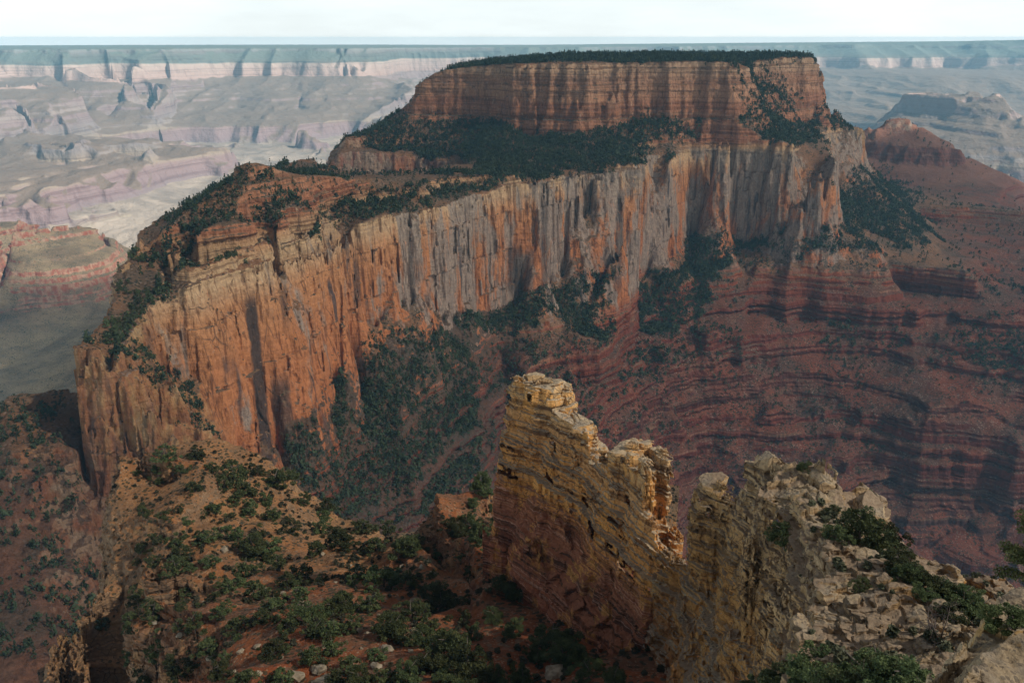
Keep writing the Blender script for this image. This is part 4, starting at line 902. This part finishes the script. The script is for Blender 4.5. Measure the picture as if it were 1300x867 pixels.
# ================================================================= trees, brush, boulders
rng = np.random.RandomState(3)
def rquads(c, n, size, rs, flat=.0):
    """n leaf faces of given size centred at c (n,3)"""
    a = rs.normal(size=(n, 3)); a[:, 2] *= (1-flat); a /= np.linalg.norm(a, axis=1)[:, None]
    b = rs.normal(size=(n, 3)); b -= a*(a*b).sum(1)[:, None]; b /= np.linalg.norm(b, axis=1)[:, None]
    s = (size*rs.uniform(.6, 1.3, n))[:, None]
    V = np.stack([c-a*s-b*s*.55, c+a*s-b*s*.55, c+a*s*.8+b*s*.6, c-a*s*.8+b*s*.6], 1)
    return V.reshape(-1, 3), np.arange(n*4).reshape(-1, 4)
def crown_verts(seed, nclump, nleaf, leaf, kind='juniper'):
    """unit tree: height 1, crown radius about .45"""
    rs = np.random.RandomState(seed); C_ = []
    for k in range(nclump):
        if kind == 'pine':
            h = rs.uniform(.2, .97); R = .32*(1-h)**.7+.03; a = rs.uniform(0, 6.28); rr = R*rs.uniform(.3, 1); c = np.array((math.cos(a)*rr, math.sin(a)*rr, h)); cr = .09+.06*(1-h)
        else:
            a = rs.uniform(0, 6.28); h = rs.uniform(.14, .86); R = .42*math.sqrt(max(.05, 1-((h-.42)/.56)**2))*(1+.32*math.sin(a*2+seed)+.25*math.sin(a*3+seed*2)+.2*math.sin(h*9+a+seed)); rr = R*math.sqrt(rs.uniform(.1, 1.15)); c = np.array((math.cos(a)*rr, math.sin(a)*rr, h*(.8+.2*math.sin(a+seed*3)))); cr = rs.uniform(.05, .15)
        d = rs.normal(size=(nleaf, 3)); d /= np.linalg.norm(d, axis=1)[:, None]
        C_.append(c+d*cr*(rs.uniform(.35, 1, nleaf)**.5)[:, None]*np.array((1, 1, .75)))
    c = np.concatenate(C_); return rquads(c, len(c), leaf, rs)
def tube(pts, rad, sides=6):
    pts = np.array(pts, float); V = []; Fq = []
    for i, p in enumerate(pts):
        d = pts[min(i+1, len(pts)-1)]-pts[max(i-1, 0)]; d /= np.linalg.norm(d)
        u = np.cross(d, (0, 0, 1) if abs(d[2]) < .9 else (1, 0, 0)); u /= np.linalg.norm(u); w = np.cross(d, u)
        for k in range(sides): t = 6.2832*k/sides; V.append(p+(u*math.cos(t)+w*math.sin(t))*rad[i])
    for i in range(len(pts)-1):
        for k in range(sides): a = i*sides+k; b = i*sides+(k+1) % sides; Fq.append((a, b, b+sides, a+sides))
    return np.array(V), np.array(Fq)
def join(parts):
    V, Fq, o = [], [], 0
    for v, f in parts: V.append(v); Fq.append(f+o); o += len(v)
    return np.concatenate(V), np.concatenate(Fq)
def trunk_verts(seed, kind='juniper'):
    rs = np.random.RandomState(seed+99); P = []; p = np.array((0, 0, -.12)); pts = [p]; 
    H = .75 if kind == 'juniper' else .95
    for k in range(5): p = p+np.array((*(rs.normal(size=2)*(.035 if kind == 'juniper' else .008)), (H+.12)/5)); pts.append(p)
    P.append(tube(pts, np.linspace(.035, .008, 6)))
    for k in range(6):
        b = pts[1+k % 4]+np.array((0, 0, .02*k)); a = rs.uniform(0, 6.28); L = .3 if kind == 'juniper' else .2
        P.append(tube([b, b+np.array((math.cos(a)*L*.5, math.sin(a)*L*.5, .09)), b+np.array((math.cos(a)*L, math.sin(a)*L, .2))], (.016, .011, .004), 5))
    return join(P)
def new_mesh(name, V, Fq, mat, sm=False):
    o = mesh_object(name, V, Fq, [mat], smooth_sh=sm, compact=False); me = o.data; bpy.data.objects.remove(o); return me
CROWN = {}
def crowns(kind, lod):
    k = (kind, lod)
    if k not in CROWN:
        nc, nl, lf = {0: (60, 170, .017), 1: (40, 55, .03), 2: (22, 22, .05)}[lod]
        CROWN[k] = [(new_mesh('crown', *crown_verts(11+i, nc, nl, lf, kind), M_LEAF), new_mesh('trunk', *trunk_verts(11+i, kind), M_BARK)) for i in range(4 if lod == 0 else 7)]
    return CROWN[k]
def inpoly(x, y, P):
    c = np.zeros(np.shape(x), bool); n = len(P)
    for i in range(n):
        (x0, y0), (x1, y1) = P[i], P[i-1]
        if y0 == y1: continue
        c ^= ((y0 > y) != (y1 > y)) & (x < (x1-x0)*(y-y0)/(y1-y0)+x0)
    return c
NTREE = 0
def tree(x, y, z, h, w, label, group, kind='juniper', name='juniper_tree', lod=1, cat='tree'):
    """one tree: an Empty at its foot, a trunk and a crown"""
    global NTREE
    NTREE += 1
    v = crowns(kind, lod); cm, tm = v[rng.randint(len(v))]
    e = bpy.data.objects.new(name, None); e.location = (x, y, z); e.rotation_euler = (0, 0, rng.uniform(0, 6.28)); e.scale = (w/.9, w/.9, h); e.empty_display_size = .3
    col.objects.link(e); tag(e, label, cat, group)
    for nm, me in (('trunk', tm), ('crown', cm)):
        o = bpy.data.objects.new(nm, me); o.parent = e; col.objects.link(o)
    return e
def hit(F, px, py, r0=None, r1=None):
    """where the line of sight through a point of the photograph meets a field"""
    a, t = ray(px, py); r = F.r.ravel(); i = (a-F.U0)/F.du
    if i < 0 or i > F.nu-1: return None
    h = bil(F.H, np.full(len(r), i, np.float32), np.arange(len(r), dtype=np.float32))
    m = (h > t*r) & (r > (r0 or 0)) & (r < (r1 or 1e9)); k = np.nonzero(m)[0]
    if len(k) == 0: return None
    R = r[k[0]]; return R*math.sin(a), R*math.cos(a), float(h[k[0]]), R
def first_hit(px, py):
    c = [q for q in (hit(F, px, py) for F in (FK, FO, FF, FB, FA)) if q]
    return min(c, key=lambda q: q[3]) if c else None
# ---- individual trees measured from the photograph: (px, py of the foot, crown radius in px)
T_SLOPE = [(212,584,11),(251,582,10),(297,612,15),(315,630,13),(272,652,12),(248,624,10),(318,655,11),(347,660,11),(354,620,16),(372,676,11),(418,652,12),(407,676,11),(260,690,12),(297,683,11),(322,708,17),(343,702,13),(311,732,14),(326,756,15),(230,714,13),
 (226,692,10),(209,664,9),(237,670,9),(184,655,8),(400,704,12),(432,694,17),(386,738,14),(382,762,13),(393,788,18),(400,806,14),(428,782,18),(425,806,15),(350,773,13),(347,832,17),(393,840,14),(177,772,12),(195,784,13),(170,798,12),(262,830,14),(248,848,14),(226,858,18),
 (280,857,15),(248,800,12),(280,783,12),(226,742,11),(170,842,11),(202,836,13),(411,662,11),(460,676,13),(495,680,12),(517,706,18),(488,744,20),(552,750,12),(556,775,19),(524,786,17),(499,810,22),(538,822,17),(439,772,15),(421,782,14),(411,802,14),(446,852,15),
 (457,872,16),(577,838,27),(591,866,28),(517,866,17),(130,800,9),(300,640,9),(285,622,9),(338,640,9),(370,610,11),(385,640,10),(460,700,12),(520,745,13),(480,700,12),(365,800,15),(330,790,12),(300,800,12),(180,700,8),(200,690,8),(195,720,9),(560,710,10),(575,870,20),
 (540,850,16),(480,840,14),(490,868,15),(430,868,14),(360,868,15),(310,868,15),(190,868,13),(240,760,10),(290,750,11),(265,720,10),(350,720,11),(365,745,11),(270,600,8),(230,600,8),(325,600,10),(200,600,7),(590,790,10),(600,810,12),(455,735,12),(470,775,14),(448,800,13),(545,800,13),(420,830,14)]
T_BENCH = [(609,688,17),(612,628,15),(580,682,14),(619,655,12),(596,668,11),(630,670,9),(644,758,16),(626,790,12),(651,806,14),(701,828,24),(715,845,20),(747,862,18),(782,872,17),(825,822,16),(630,866,14),(600,645,8),(640,720,8),(680,840,12),(660,866,15),(735,835,13),(840,806,9)]
def fill_trees(n):
    """the smaller junipers between the measured ones"""
    rs = np.random.RandomState(77); got = 0; taken = [(a, b) for a, b, c in T_SLOPE]
    while got < n:
        px, py = rs.uniform(165, 600), rs.uniform(575, 866)
        if py < 560+(px-200)*.32 or min((a-px)**2+(b-py)**2 for a, b in taken) < 110: continue
        if inpoly(np.array([px]), np.array([py]), [(335,600),(400,622),(470,655),(470,690),(430,672),(380,668),(330,640)])[0]: continue
        q = hit(FB, px, py)
        if not q: continue
        taken.append((px, py)); got += 1; w = rs.uniform(1.6, 3.4)
        tree(q[0], q[1], q[2]-.12, w*rs.uniform(.7, 1.1), w, 'little dark juniper between the bigger ones on the near orange slope', 'little junipers of the near slope', lod=1)
def near_trees():
    for px, py, rp in T_SLOPE:
        q = hit(FB, px, py)
        if not q: continue
        w = 2*rp/FPX*q[3]*1.25
        lb = 'large bushy juniper on the near orange slope below the pale bare patch' if rp >= 20 else ('dark juniper low on the near slope between orange soil and broken grey ledges' if py > 720 else 'dark juniper high on the near slope, below the crest with the little pale cliff')
        tree(q[0], q[1], q[2]-.2, w*rng.uniform(.75, 1.05), w, lb, 'large junipers of the near slope' if rp >= 20 else ('junipers on the lower near slope' if py > 720 else 'junipers on the upper near slope'), lod=0 if rp >= 16 else 1)
    for px, py, rp in T_BENCH:
        q = hit(FB, px, py)
        if not q: continue
        w = 2*rp/FPX*q[3]*1.25
        tree(q[0], q[1], q[2]-.2, w*rng.uniform(.8, 1.1), w, 'dark juniper at the foot of the banded limestone fin' if py > 700 else 'dark juniper on the small bench between orange crest and limestone fin', 'junipers at the foot of the fin' if py > 700 else 'junipers on the bench behind the orange crest', lod=0)
    outc = [(1019,598,11,.8,'small round green bush on the top of the pale outcrop, beside the tallest yellow block'),(996,692,22,1.0,'bushy green juniper on the left rim of the pale outcrop'),(1096,692,30,1.15,'largest dark pine leaning over the sandy top of the pale outcrop'),
            (1054,652,10,.8,'little juniper above the sandy path on the pale outcrop'),(1062,684,17,.8,'low wide juniper below the sandy path, left of the largest dark pine'),(1092,748,12,.9,'small dark juniper among cream blocks at the right of the outcrop'),(1125,690,20,1.0,'green juniper close behind the largest dark pine')]
    for px, py, rp, k, lb in outc:
        q = hit(FO, px, py)
        if q: w = 2*rp/FPX*q[3]; tree(q[0], q[1], q[2]-.15, w*k, w, lb, None, lod=0)
    for px, py, rp in [(1112,702,17),(1135,722,19),(1150,735,17),(1162,742,20),(1180,752,18),(1195,760,20),(1215,772,21),(1236,786,20),(1206,790,16),(1175,765,14),(1148,716,13),(1225,765,15),(1250,790,15)]:
        q = hit(FO, px, py)
        if q: w = 2.2*rp/FPX*q[3]; tree(q[0], q[1], q[2]-.15, w*rng.uniform(.7, .95), w, 'bright green pine crowded on the steep bank right of the pale outcrop', 'pines on the bank right of the outcrop', 'juniper', 'pine_tree', lod=0)
    for i, (px, py, rp) in enumerate([(985,885,38),(1030,890,44),(1085,882,48),(1145,885,46),(1110,900,50),(1180,905,30),(955,895,28)]):
        q = hit(FO, px, min(py, 925))
        if q: w = 2*rp/FPX*q[3]; tree(q[0], q[1], q[2]-.3, w*.95, w, 'dense dark juniper close below the outcrop, cut by the lower picture edge', 'close junipers below the outcrop', lod=0)
    q = hit(FK, 1283, 800)
    if q: tree(q[0], q[1], q[2]-.03, .75, 1.1, 'sparse little bush growing from the lichened ledge in the corner', None, lod=0, name='ledge_bush', cat='bush')
def pine_at_edge():
    """a pine whose branches reach in from the right"""
    a, t = ray(1322, 760); r = 23.0; x, y, z = r*math.sin(a), r*math.cos(a), t*r
    e = bpy.data.objects.new('pinyon_pine', None); e.location = (x, y, z-2.2); col.objects.link(e); tag(e, 'pinyon pine reaching in from the right edge above the corner ledge', 'tree')
    rs = np.random.RandomState(5); tp = [tube([(0, 0, -1), (.1, 0, 1.5), (0, .1, 3.2), (.1, 0, 4.6)], (.13, .11, .07, .02), 8)]; C_ = []
    for k in range(26):
        h = rs.uniform(1.2, 4.3); an = rs.uniform(0, 6.28); L = (1.15-.16*h)*rs.uniform(.7, 1.2)+.25; b = np.array((.05, .05, h)); d = np.array((math.cos(an), math.sin(an), .12)); m = b+d*L*.6; t_ = b+d*L+np.array((0, 0, .1))
        tp.append(tube([b, m, t_], (.03, .018, .006), 5))
        for f in np.linspace(.4, 1, 6):
            c = b+d*L*f; n = 90; q = rs.normal(size=(n, 3)); q /= np.linalg.norm(q, axis=1)[:, None]; C_.append(c+q*.17*(rs.uniform(.2, 1, n)**.5)[:, None])
    c = np.concatenate(C_); V, Fq = rquads(c, len(c), .028, rs)
    mesh_object('trunk', *join(tp), [M_BARK], parent=e); mesh_object('crown', V, Fq, [M_LEAF], smooth_sh=False, parent=e)
def dead_shrub(px, py, hpx, F, label, seed):
    q = hit(F, px, py)
    if not q: return
    s = hpx/FPX*q[3]; rs = np.random.RandomState(seed); P = []
    def br(p, d, L, r, n):
        pts = [p]; 
        for k in range(3): d = d+rs.normal(size=3)*.22; d /= np.linalg.norm(d); p = p+d*L/3; pts.append(p)
        P.append(tube(pts, np.linspace(r, r*.5, 4), 4))
        if n > 0:
            for k in range(3): br(pts[rs.randint(1, 4)], d+rs.normal(size=3)*.7, L*.68, r*.5, n-1)
    for k in range(6): br(np.zeros(3), np.array((rs.normal()*.7, rs.normal()*.7, 1.0)), s*.5, s*.018, 3)
    V, Fq = join(P); o = mesh_object('dead_shrub', V, Fq, [M_DEAD], compact=False); o.location = q[:3]; tag(o, label, 'shrub')
def stone_verts(seed, sub=3, sq=.04):
    """irregular block with worn edges"""
    rs = np.random.RandomState(seed); n = 17; P = []
    g = np.linspace(-1, 1, n); V = []; Fq = []; 
    for ax in range(3):
        for sg in (-1, 1):
            b = len(V)
            for i in g:
                for j in g:
                    p = [0, 0, 0]; p[ax] = sg; p[(ax+1) % 3] = i; p[(ax+2) % 3] = j; V.append(p)
            for i in range(n-1):
                for j in range(n-1):
                    q = (b+i*n+j, b+(i+1)*n+j, b+(i+1)*n+j+1, b+i*n+j+1); Fq.append(q if sg > 0 else q[::-1])
    V = np.array(V, float)
    u = V/np.linalg.norm(V, axis=1)[:, None]*1.25; V = V*(1-sq)+u*sq
    for k in range(13):           # chip corners with planes
        d = rs.normal(size=3); d /= np.linalg.norm(d); h = rs.uniform(.62, 1.1); t = V@d; m = t > h; V[m] -= d*(t[m]-h)[:, None]
    V[:, :2] *= (1+.13*LED[np.clip(((V[:, 2]+1)*7).astype(int)+seed*20, 0, 400)])[:, None]
    V += np.stack([n3(V[:, 0]+seed*9, V[:, 1], V[:, 2]+k*7, .5, .5, k) for k in range(3)], 1)*.12
    V += np.stack([n3(V[:, 0]+seed*9, V[:, 1], V[:, 2]+k*7, .2, .2, k) for k in range(3)], 1)*.04
    return V, np.array(Fq)
STONES = []
def boulder(x, y, z, sx, sy, sz, label, group=None, rot=None, mat=0, tilt=.1):
    if not STONES:
        for i in range(6): STONES.append(tuple(new_mesh('boulder', *stone_verts(i), mm, True) for mm in (M_OUT, M_FIN, M_STONE)))
    o = bpy.data.objects.new('boulder', STONES[rng.randint(6)][mat]); o.location = (x, y, z); o.scale = (sx/2, sy/2, sz/2)
    o.rotation_euler = (rng.normal()*tilt, rng.normal()*tilt, rng.uniform(0, 6.28) if rot is None else rot); col.objects.link(o); tag(o, label, 'boulder', group); return o
def boulders():
    fin = [(737,548,30,13,'flat square-edged slab lying like a lid halfway up the stepped crest of the fin'),(720,520,26,14,'yellow block with a squared corner, second large block below the top of the fin'),(699,492,30,14,'rounded slab near the highest point of the fin'),
           (676,480,22,9,'thin flat cap stone on the highest point of the fin'),(743,566,20,10,'small block just below the lid-like slab on the fin crest'),(700,510,16,11,'wedge stone stuck between two slabs near the fin top'),(752,582,14,8,'smallest loose block in the notch of the fin'),(792,582,40,13,'broad pale cap block on the lower right shoulder of the fin'),(664,488,16,14,'upright grey block at the left end of the fin top')]
    for px, py, wp, hp, lb in fin:
        q = hit(FF, px, py+hp*.3)
        if q: k = q[3]/FPX; boulder(q[0]+.5, q[1]+1.0, q[2]+hp*k*.15, wp*k, wp*k*.85, hp*k*1.25, lb, None, .5+rng.uniform(-.2, .2), 1, .04)
    outc = [(976,580,36,26,'tallest squared yellow block of the pale outcrop, left of the round bush'),(1048,605,44,26,'big cracked grey block right of the round bush on the outcrop'),(1106,636,52,42,'leaning tan boulder with a rounded top, last one on the right of the outcrop'),(908,612,40,18,'flat layered slab on the left horn of the outcrop'),
            (1125,735,26,20,'upright cream block right of the sandy hollow'),(1160,752,26,16,'broken cream block below the green pine bank'),(1195,772,24,14,'cream block lowest on the right spine of the outcrop'),(1052,752,36,22,'pale fissured block left of the sandy hollow'),(1085,765,26,18,'pale block on the near edge of the sandy hollow'),
            (1020,790,30,18,'cream boulder at the near left foot of the outcrop top'),(1118,795,30,14,'flat cream slab lying on sand near the close junipers')]
    for px, py, wp, hp, lb in outc:
        q = hit(FO, px, py+hp*.3)
        if q: k = q[3]/FPX; boulder(q[0], q[1]+.6, q[2]-hp*k*.12, wp*k*.95, wp*k*.9, hp*k*1.15, lb, None, None, 0, .1)
    sl = [(704,858,34,18,'flat-topped grey block beside the juniper at the foot of the fin'),(722,836,10,18,'small upright yellow stone behind the flat-topped grey block'),(410,870,34,18,'grey boulder at the lower edge of the near slope'),(375,862,26,16,'pale boulder left of the grey boulder at the lower edge'),(490,825,22,8,'white flat stone between large junipers'),(478,848,22,12,'tan boulder under the white flat stone'),
          (536,722,9,7,'small pale stone above the gully of the orange crest'),(404,853,22,16,'dark cracked stone by the lower edge of the near slope'),(285,700,12,8,'pale stone on the bare soil high on the slope'),(318,702,10,7,'lone white stone beside a juniper high on the slope')]
    for px, py, wp, hp, lb in sl:
        q = hit(FB, px, py)
        if q: k = q[3]/FPX; boulder(q[0], q[1], q[2]+hp*k*.25, wp*k, wp*k*.75, hp*k, lb, None, None, 2, .15)
    for i in range(46):  # loose stones
        px, py = rng.uniform(185, 560), rng.uniform(700, 862)
        q = hit(FB, px, py)
        if q: s = rng.uniform(.5, 1.6)*(1+.5*(rng.uniform() > .8)); boulder(q[0], q[1], q[2]+s*.1, s*1.2, s, s*.7, 'small pale boulder scattered over the lower near slope', 'small boulders on the lower near slope', None, 2)
    for i in range(12):
        px, py = rng.uniform(1010, 1200), rng.uniform(620, 830)
        q = hit(FO, px, py)
        if q: s = rng.uniform(.4, 1.2); boulder(q[0], q[1], q[2]+s*.1, s*1.3, s, s*.7, 'small cream boulder loose on top of the pale outcrop', 'small boulders on the outcrop')
# ---- masses of far trees and brush
def samples(F, dens, n_max, seed, rmin=0, rmax=1e9):
    """random points on a field with dens(x,y,H,slope) per square metre"""
    rs = np.random.RandomState(seed); r = np.broadcast_to(F.r, F.H.shape)
    d = dens(F.x, F.y, F.H, F.slope)*(r > rmin)*(r < rmax)
    t = F.H/F.r; seen = (F.H+28*(r/1000)**.3*(1 if rmin > 500 else .3)) >= np.maximum.accumulate(t, axis=1)*F.r; qx, qy = project(F.x, F.y, F.H)
    d = d*seen*(qx > -60)*(qx < 1360)*(qy < 960)
    lam = d*(r*r*F.du*F.dv); lam = np.maximum(lam, 0); tot = lam.sum(); log('wanted', int(tot), 'limit', n_max)
    if tot > n_max: lam = lam*n_max/tot
    k = rs.poisson(lam); i, j = np.nonzero(k); c = k[i, j]; i = np.repeat(i, c).astype(np.float32)+rs.uniform(-.5, .5, c.sum()); j = np.repeat(j, c).astype(np.float32)+rs.uniform(-.5, .5, c.sum())
    R = np.exp(F.V0+j*F.dv); u = F.U0+i*F.du; z = bil(F.H, i.astype(np.float32), j.astype(np.float32))
    return np.stack([R*np.sin(u), R*np.cos(u), z], 1)
def far_tree_proto(seed, nf, kind):
    rs = np.random.RandomState(seed); a = rs.uniform(0, 6.28, nf); h = rs.uniform(0, 1, nf)
    if kind == 0: R = .42*np.sqrt(np.maximum(.04, 1-((h-.4)/.62)**2))*rs.uniform(.5, 1, nf)
    else: R = (.30*(1-h)+.04)*rs.uniform(.4, 1, nf)
    c = np.stack([R*np.cos(a), R*np.sin(a), h*.95+.03], 1)
    return rquads(c, nf, .2 if kind == 0 else .13, rs)
def mass(name, pts, size, mat, label, nf=22, seed=1, kindf=lambda p: 0, squash=1.0, sink=.0):
    rs = np.random.RandomState(seed); protos = [[far_tree_proto(k*7+q, nf, q)[0] for k in range(9)] for q in (0, 1)]
    V = []
    kd = np.array([kindf(p) for p in pts]) if len(pts) else np.zeros(0); pk = rs.randint(0, 9, len(pts)); an = rs.uniform(0, 6.28, len(pts)); s = size(pts, rs)
    for q in (0, 1):
        for k in range(9):
            m = (kd == q) & (pk == k); 
            if not m.any(): continue
            P = protos[q][k]; c, sn = np.cos(an[m])[:, None], np.sin(an[m])[:, None]; S = s[m][:, None]
            x = P[None, :, 0]*c-P[None, :, 1]*sn; y = P[None, :, 0]*sn+P[None, :, 1]*c
            V.append(np.stack([pts[m][:, 0:1]+x*S, pts[m][:, 1:2]+y*S, pts[m][:, 2:3]-sink*S+P[None, :, 2]*S*(squash if q == 0 else squash*1.45)], 2).reshape(-1, 3))
    V = np.concatenate(V); o = mesh_object(name, V, np.arange(len(V)).reshape(-1, 4), [mat], smooth_sh=False, compact=False)
    log(name, len(pts), 'plants'); return tag(o, label, kind='stuff')
# wooded patches of the real place, given as outlines on their own slopes
FOREST = [([(335,560),(400,490),(440,455),(500,418),(560,420),(600,440),(612,500),(622,600),(600,640),(500,670),(400,660)], 2.2),
          ([(560,410),(600,398),(680,368),(720,350),(835,345),(850,320),(880,300),(1000,298),(1062,288),(1110,325),(960,322),(900,345),(880,400),(850,420),(800,432),(760,440),(720,400),(660,425),(620,420)], 2.0),
          ([(430,165),(530,145),(650,150),(690,182),(780,160),(850,140),(950,140),(1000,165),(1015,180),(870,180),(800,200),(600,214),(440,190)], 1.1), ([(770,150),(800,135),(960,120),(985,170),(860,182),(790,192)], 1.2),
          ([(190,300),(230,262),(300,205),(380,215),(560,220),(840,185),(845,203),(715,226),(560,262),(420,303),(350,325),(335,300),(230,345),(200,340)], 1.0), ([(560,88),(690,80),(660,150),(530,150)], .12), ([(345,325),(350,290),(420,262),(560,240),(640,238),(600,250),(490,282),(400,308)], 1.1),
          ([(560,60),(1040,60),(1040,78),(930,80),(690,78),(560,90)], 1.0), ([(932,78),(960,78),(1000,110),(1045,130),(1100,160),(1000,175),(960,150)], 1.0), ([(1062,225),(1110,215),(1170,262),(1180,310),(1100,300),(1068,290)], .9),
          ([(840,420),(880,380),(990,470),(1040,640),(900,640),(850,520)], .25), ([(600,405),(660,420),(760,440),(880,430),(880,640),(615,640)], .42), ([(118,430),(215,350),(205,470),(240,490),(300,565),(280,572),(212,535),(150,480)], 1.4), ([(-60,520),(100,505),(90,700),(150,760),(160,960),(-60,960)], .6)]
def masses():
    def dA(x, y, H, sl):
        r = np.hypot(x, y); n = n2(x, y, 55, 5)+.7*n2(x, y, 22, 6)+.3*n2(x, y, 9, 7); px, py = project(x, y, H)
        d = np.full(H.shape, .0012); d = np.where(H > -430, .004, d); d = np.where((H < -430) & (H > -560) & (px < 1000), .003, d); d = np.where(H < -760, .0004, d)
        px = px+30*n2(x, y, 80, 51)+10*n2(x, y, 20, 53); py = py+9*n2(x, y, 60, 52)+4*n2(x, y, 20, 54)
        for poly, k in FOREST: d = np.where(inpoly(px, py, poly), np.maximum(d, k*.05), d)
        d = np.where(inpoly(px, py, [(405,188),(450,188),(600,205),(590,222),(500,238),(405,234)]), .002, d)
        d = np.where((H < -440) & (H > -700) & (x > 0) & (x < 1100) & (r < 2200), np.maximum(d, .022*smooth(.15, -.35, ridge2(x, y, 230, 4, 81, .5))), d)
        d = d*smooth(-.9, .35, n+np.where(d > .01, .8, .0))
        return d*np.where(d > .008, smooth(3.2, 1.7, sl), smooth(1.7, 1.0, sl))*np.where(r > 2900, .3, 1)
    p = samples(FA, dA, 70000, 4, rmin=560)
    mass('distant_forest', p, lambda P, rs: rs.uniform(3.4, 8.4, len(P))*(1+.25*n2(P[:, 0], P[:, 1], 35, 91))*np.where(P[:, 2] < -560, .62, 1)*(.85+.2*smooth(900, 1900, np.hypot(P[:, 0], P[:, 1]))), M_LEAF_D, 'dark conifer forest covering the mesa benches and the slopes under the cliff', 18, 2, lambda P: int((math.sin(P[0]*.9+P[1]*1.3) > .3) and P[2] > -470), 1.0, .05)
    def dB(x, y, H, sl): return .1*smooth(-.5, .7, n2(x, y, 12, 5)+n2(x, y, 5, 6)*.5)*smooth(1.5, .8, sl)
    p = samples(FB, dB, 4200, 5, rmin=85)
    mass('brush', p, lambda P, rs: rs.uniform(.5, 1.7, len(P)), M_BUSH, 'low grey green brush dotted over the near orange slope', 60, 3, squash=.7)
    def dO(x, y, H, sl): return .5*smooth(-.2, .7, n2(x, y, 6, 5)+n2(x, y, 3, 6)*.5)*smooth(1.2, .6, sl)
    p = samples(FO, dO, 1200, 6)
    mass('outcrop_brush', p, lambda P, rs: rs.uniform(.35, 1.3, len(P)), M_BUSH, 'dry grey tufts growing in cracks of the pale outcrop', 70, 4, squash=.7)
def prow_trees():
    """nearest trees of the mesa hill, counted one by one"""
    def d(x, y, H, sl): 
        return .04*smooth(-.3, .4, n2(x, y, 30, 15))*smooth(1.1, .7, sl)*(H > -300)
    p = samples(FA, d, 900, 14, rmin=640, rmax=1080); px, py = project(p[:, 0], p[:, 1], p[:, 2]); m = (px > 110) & (px < 400) & (py > 205); p = p[m]; p = p[np.argsort(np.hypot(p[:, 0], p[:, 1]))][:100]
    for q in p:
        s = rng.uniform(5, 9); shelf = q[2] < -238
        tree(q[0], q[1], q[2]-.2, s, s*rng.uniform(.7, .95), 'dark pinyon on the broken shelves at the near end of the long cliff' if shelf else 'dark pinyon on the wooded hill above the near end of the long cliff', 'pinyons on the cliff shelves' if shelf else 'pinyons on the hill above the cliff', name='pinyon_tree', lod=2)
near_trees(); fill_trees(75); pine_at_edge(); log('near trees', NTREE)
dead_shrub(1190, 818, 62, FO, 'bare grey branching shrub right of the close junipers below the outcrop', 4)
dead_shrub(1075, 612, 16, FO, 'little dead snag between the two big boulders on the outcrop', 9)
prow_trees(); boulders(); masses(); log('trees', NTREE)
# ================================================================= cloud sheet added out of view overhead to shade the near canyon
def shade_cloud(cx, cy, z, rx, ry, name, label):
    n = 40; rs = np.random.RandomState(int(abs(cx))+3); V = []; Fq = []
    for i in range(n+1):
        for j in range(2*n):
            t = math.pi*i/n; p = 2*math.pi*j/(2*n); V.append((math.sin(t)*math.cos(p), math.sin(t)*math.sin(p), math.cos(t)))
    for i in range(n):
        for j in range(2*n): Fq.append((i*2*n+j, (i+1)*2*n+j, (i+1)*2*n+(j+1) % (2*n), i*2*n+(j+1) % (2*n)))
    V = np.array(V); x, y = V[:, 0]*rx+cx, V[:, 1]*ry+cy
    k = 1+.22*n2(x, y, 900, 3)+.12*n2(x, y, 350, 5); V = np.stack([cx+V[:, 0]*rx*k, cy+V[:, 1]*ry*k, z+V[:, 2]*(160+60*n2(x, y, 500, 8))], 1)
    m = bpy.data.materials.get('shade_cloud_vapour')
    if m is None:
        m = bpy.data.materials.new('shade_cloud_vapour'); m.use_nodes = True; t = m.node_tree; t.nodes.clear()
        o = t.nodes.new('ShaderNodeOutputMaterial'); a = t.nodes.new('ShaderNodeBsdfTranslucent'); b = t.nodes.new('ShaderNodeBsdfTransparent'); mxs = t.nodes.new('ShaderNodeMixShader')
        a.inputs[0].default_value = (.3, .3, .31, 1); mxs.inputs[0].default_value = SHADE_CLOUD_OPACITY; t.links.new(b.outputs[0], mxs.inputs[1]); t.links.new(a.outputs[0], mxs.inputs[2]); t.links.new(mxs.outputs[0], o.inputs[0])
    ob = mesh_object(name, V, np.array(Fq), [m]); tag(ob, label, kind='structure')
if SHADE_CLOUD_OPACITY > 0: shade_cloud(2450, 780, 1500, 2000, 1950, 'shade_cloud', 'broad thin sheet of vapour added overhead, out of view, to shade the near canyon')
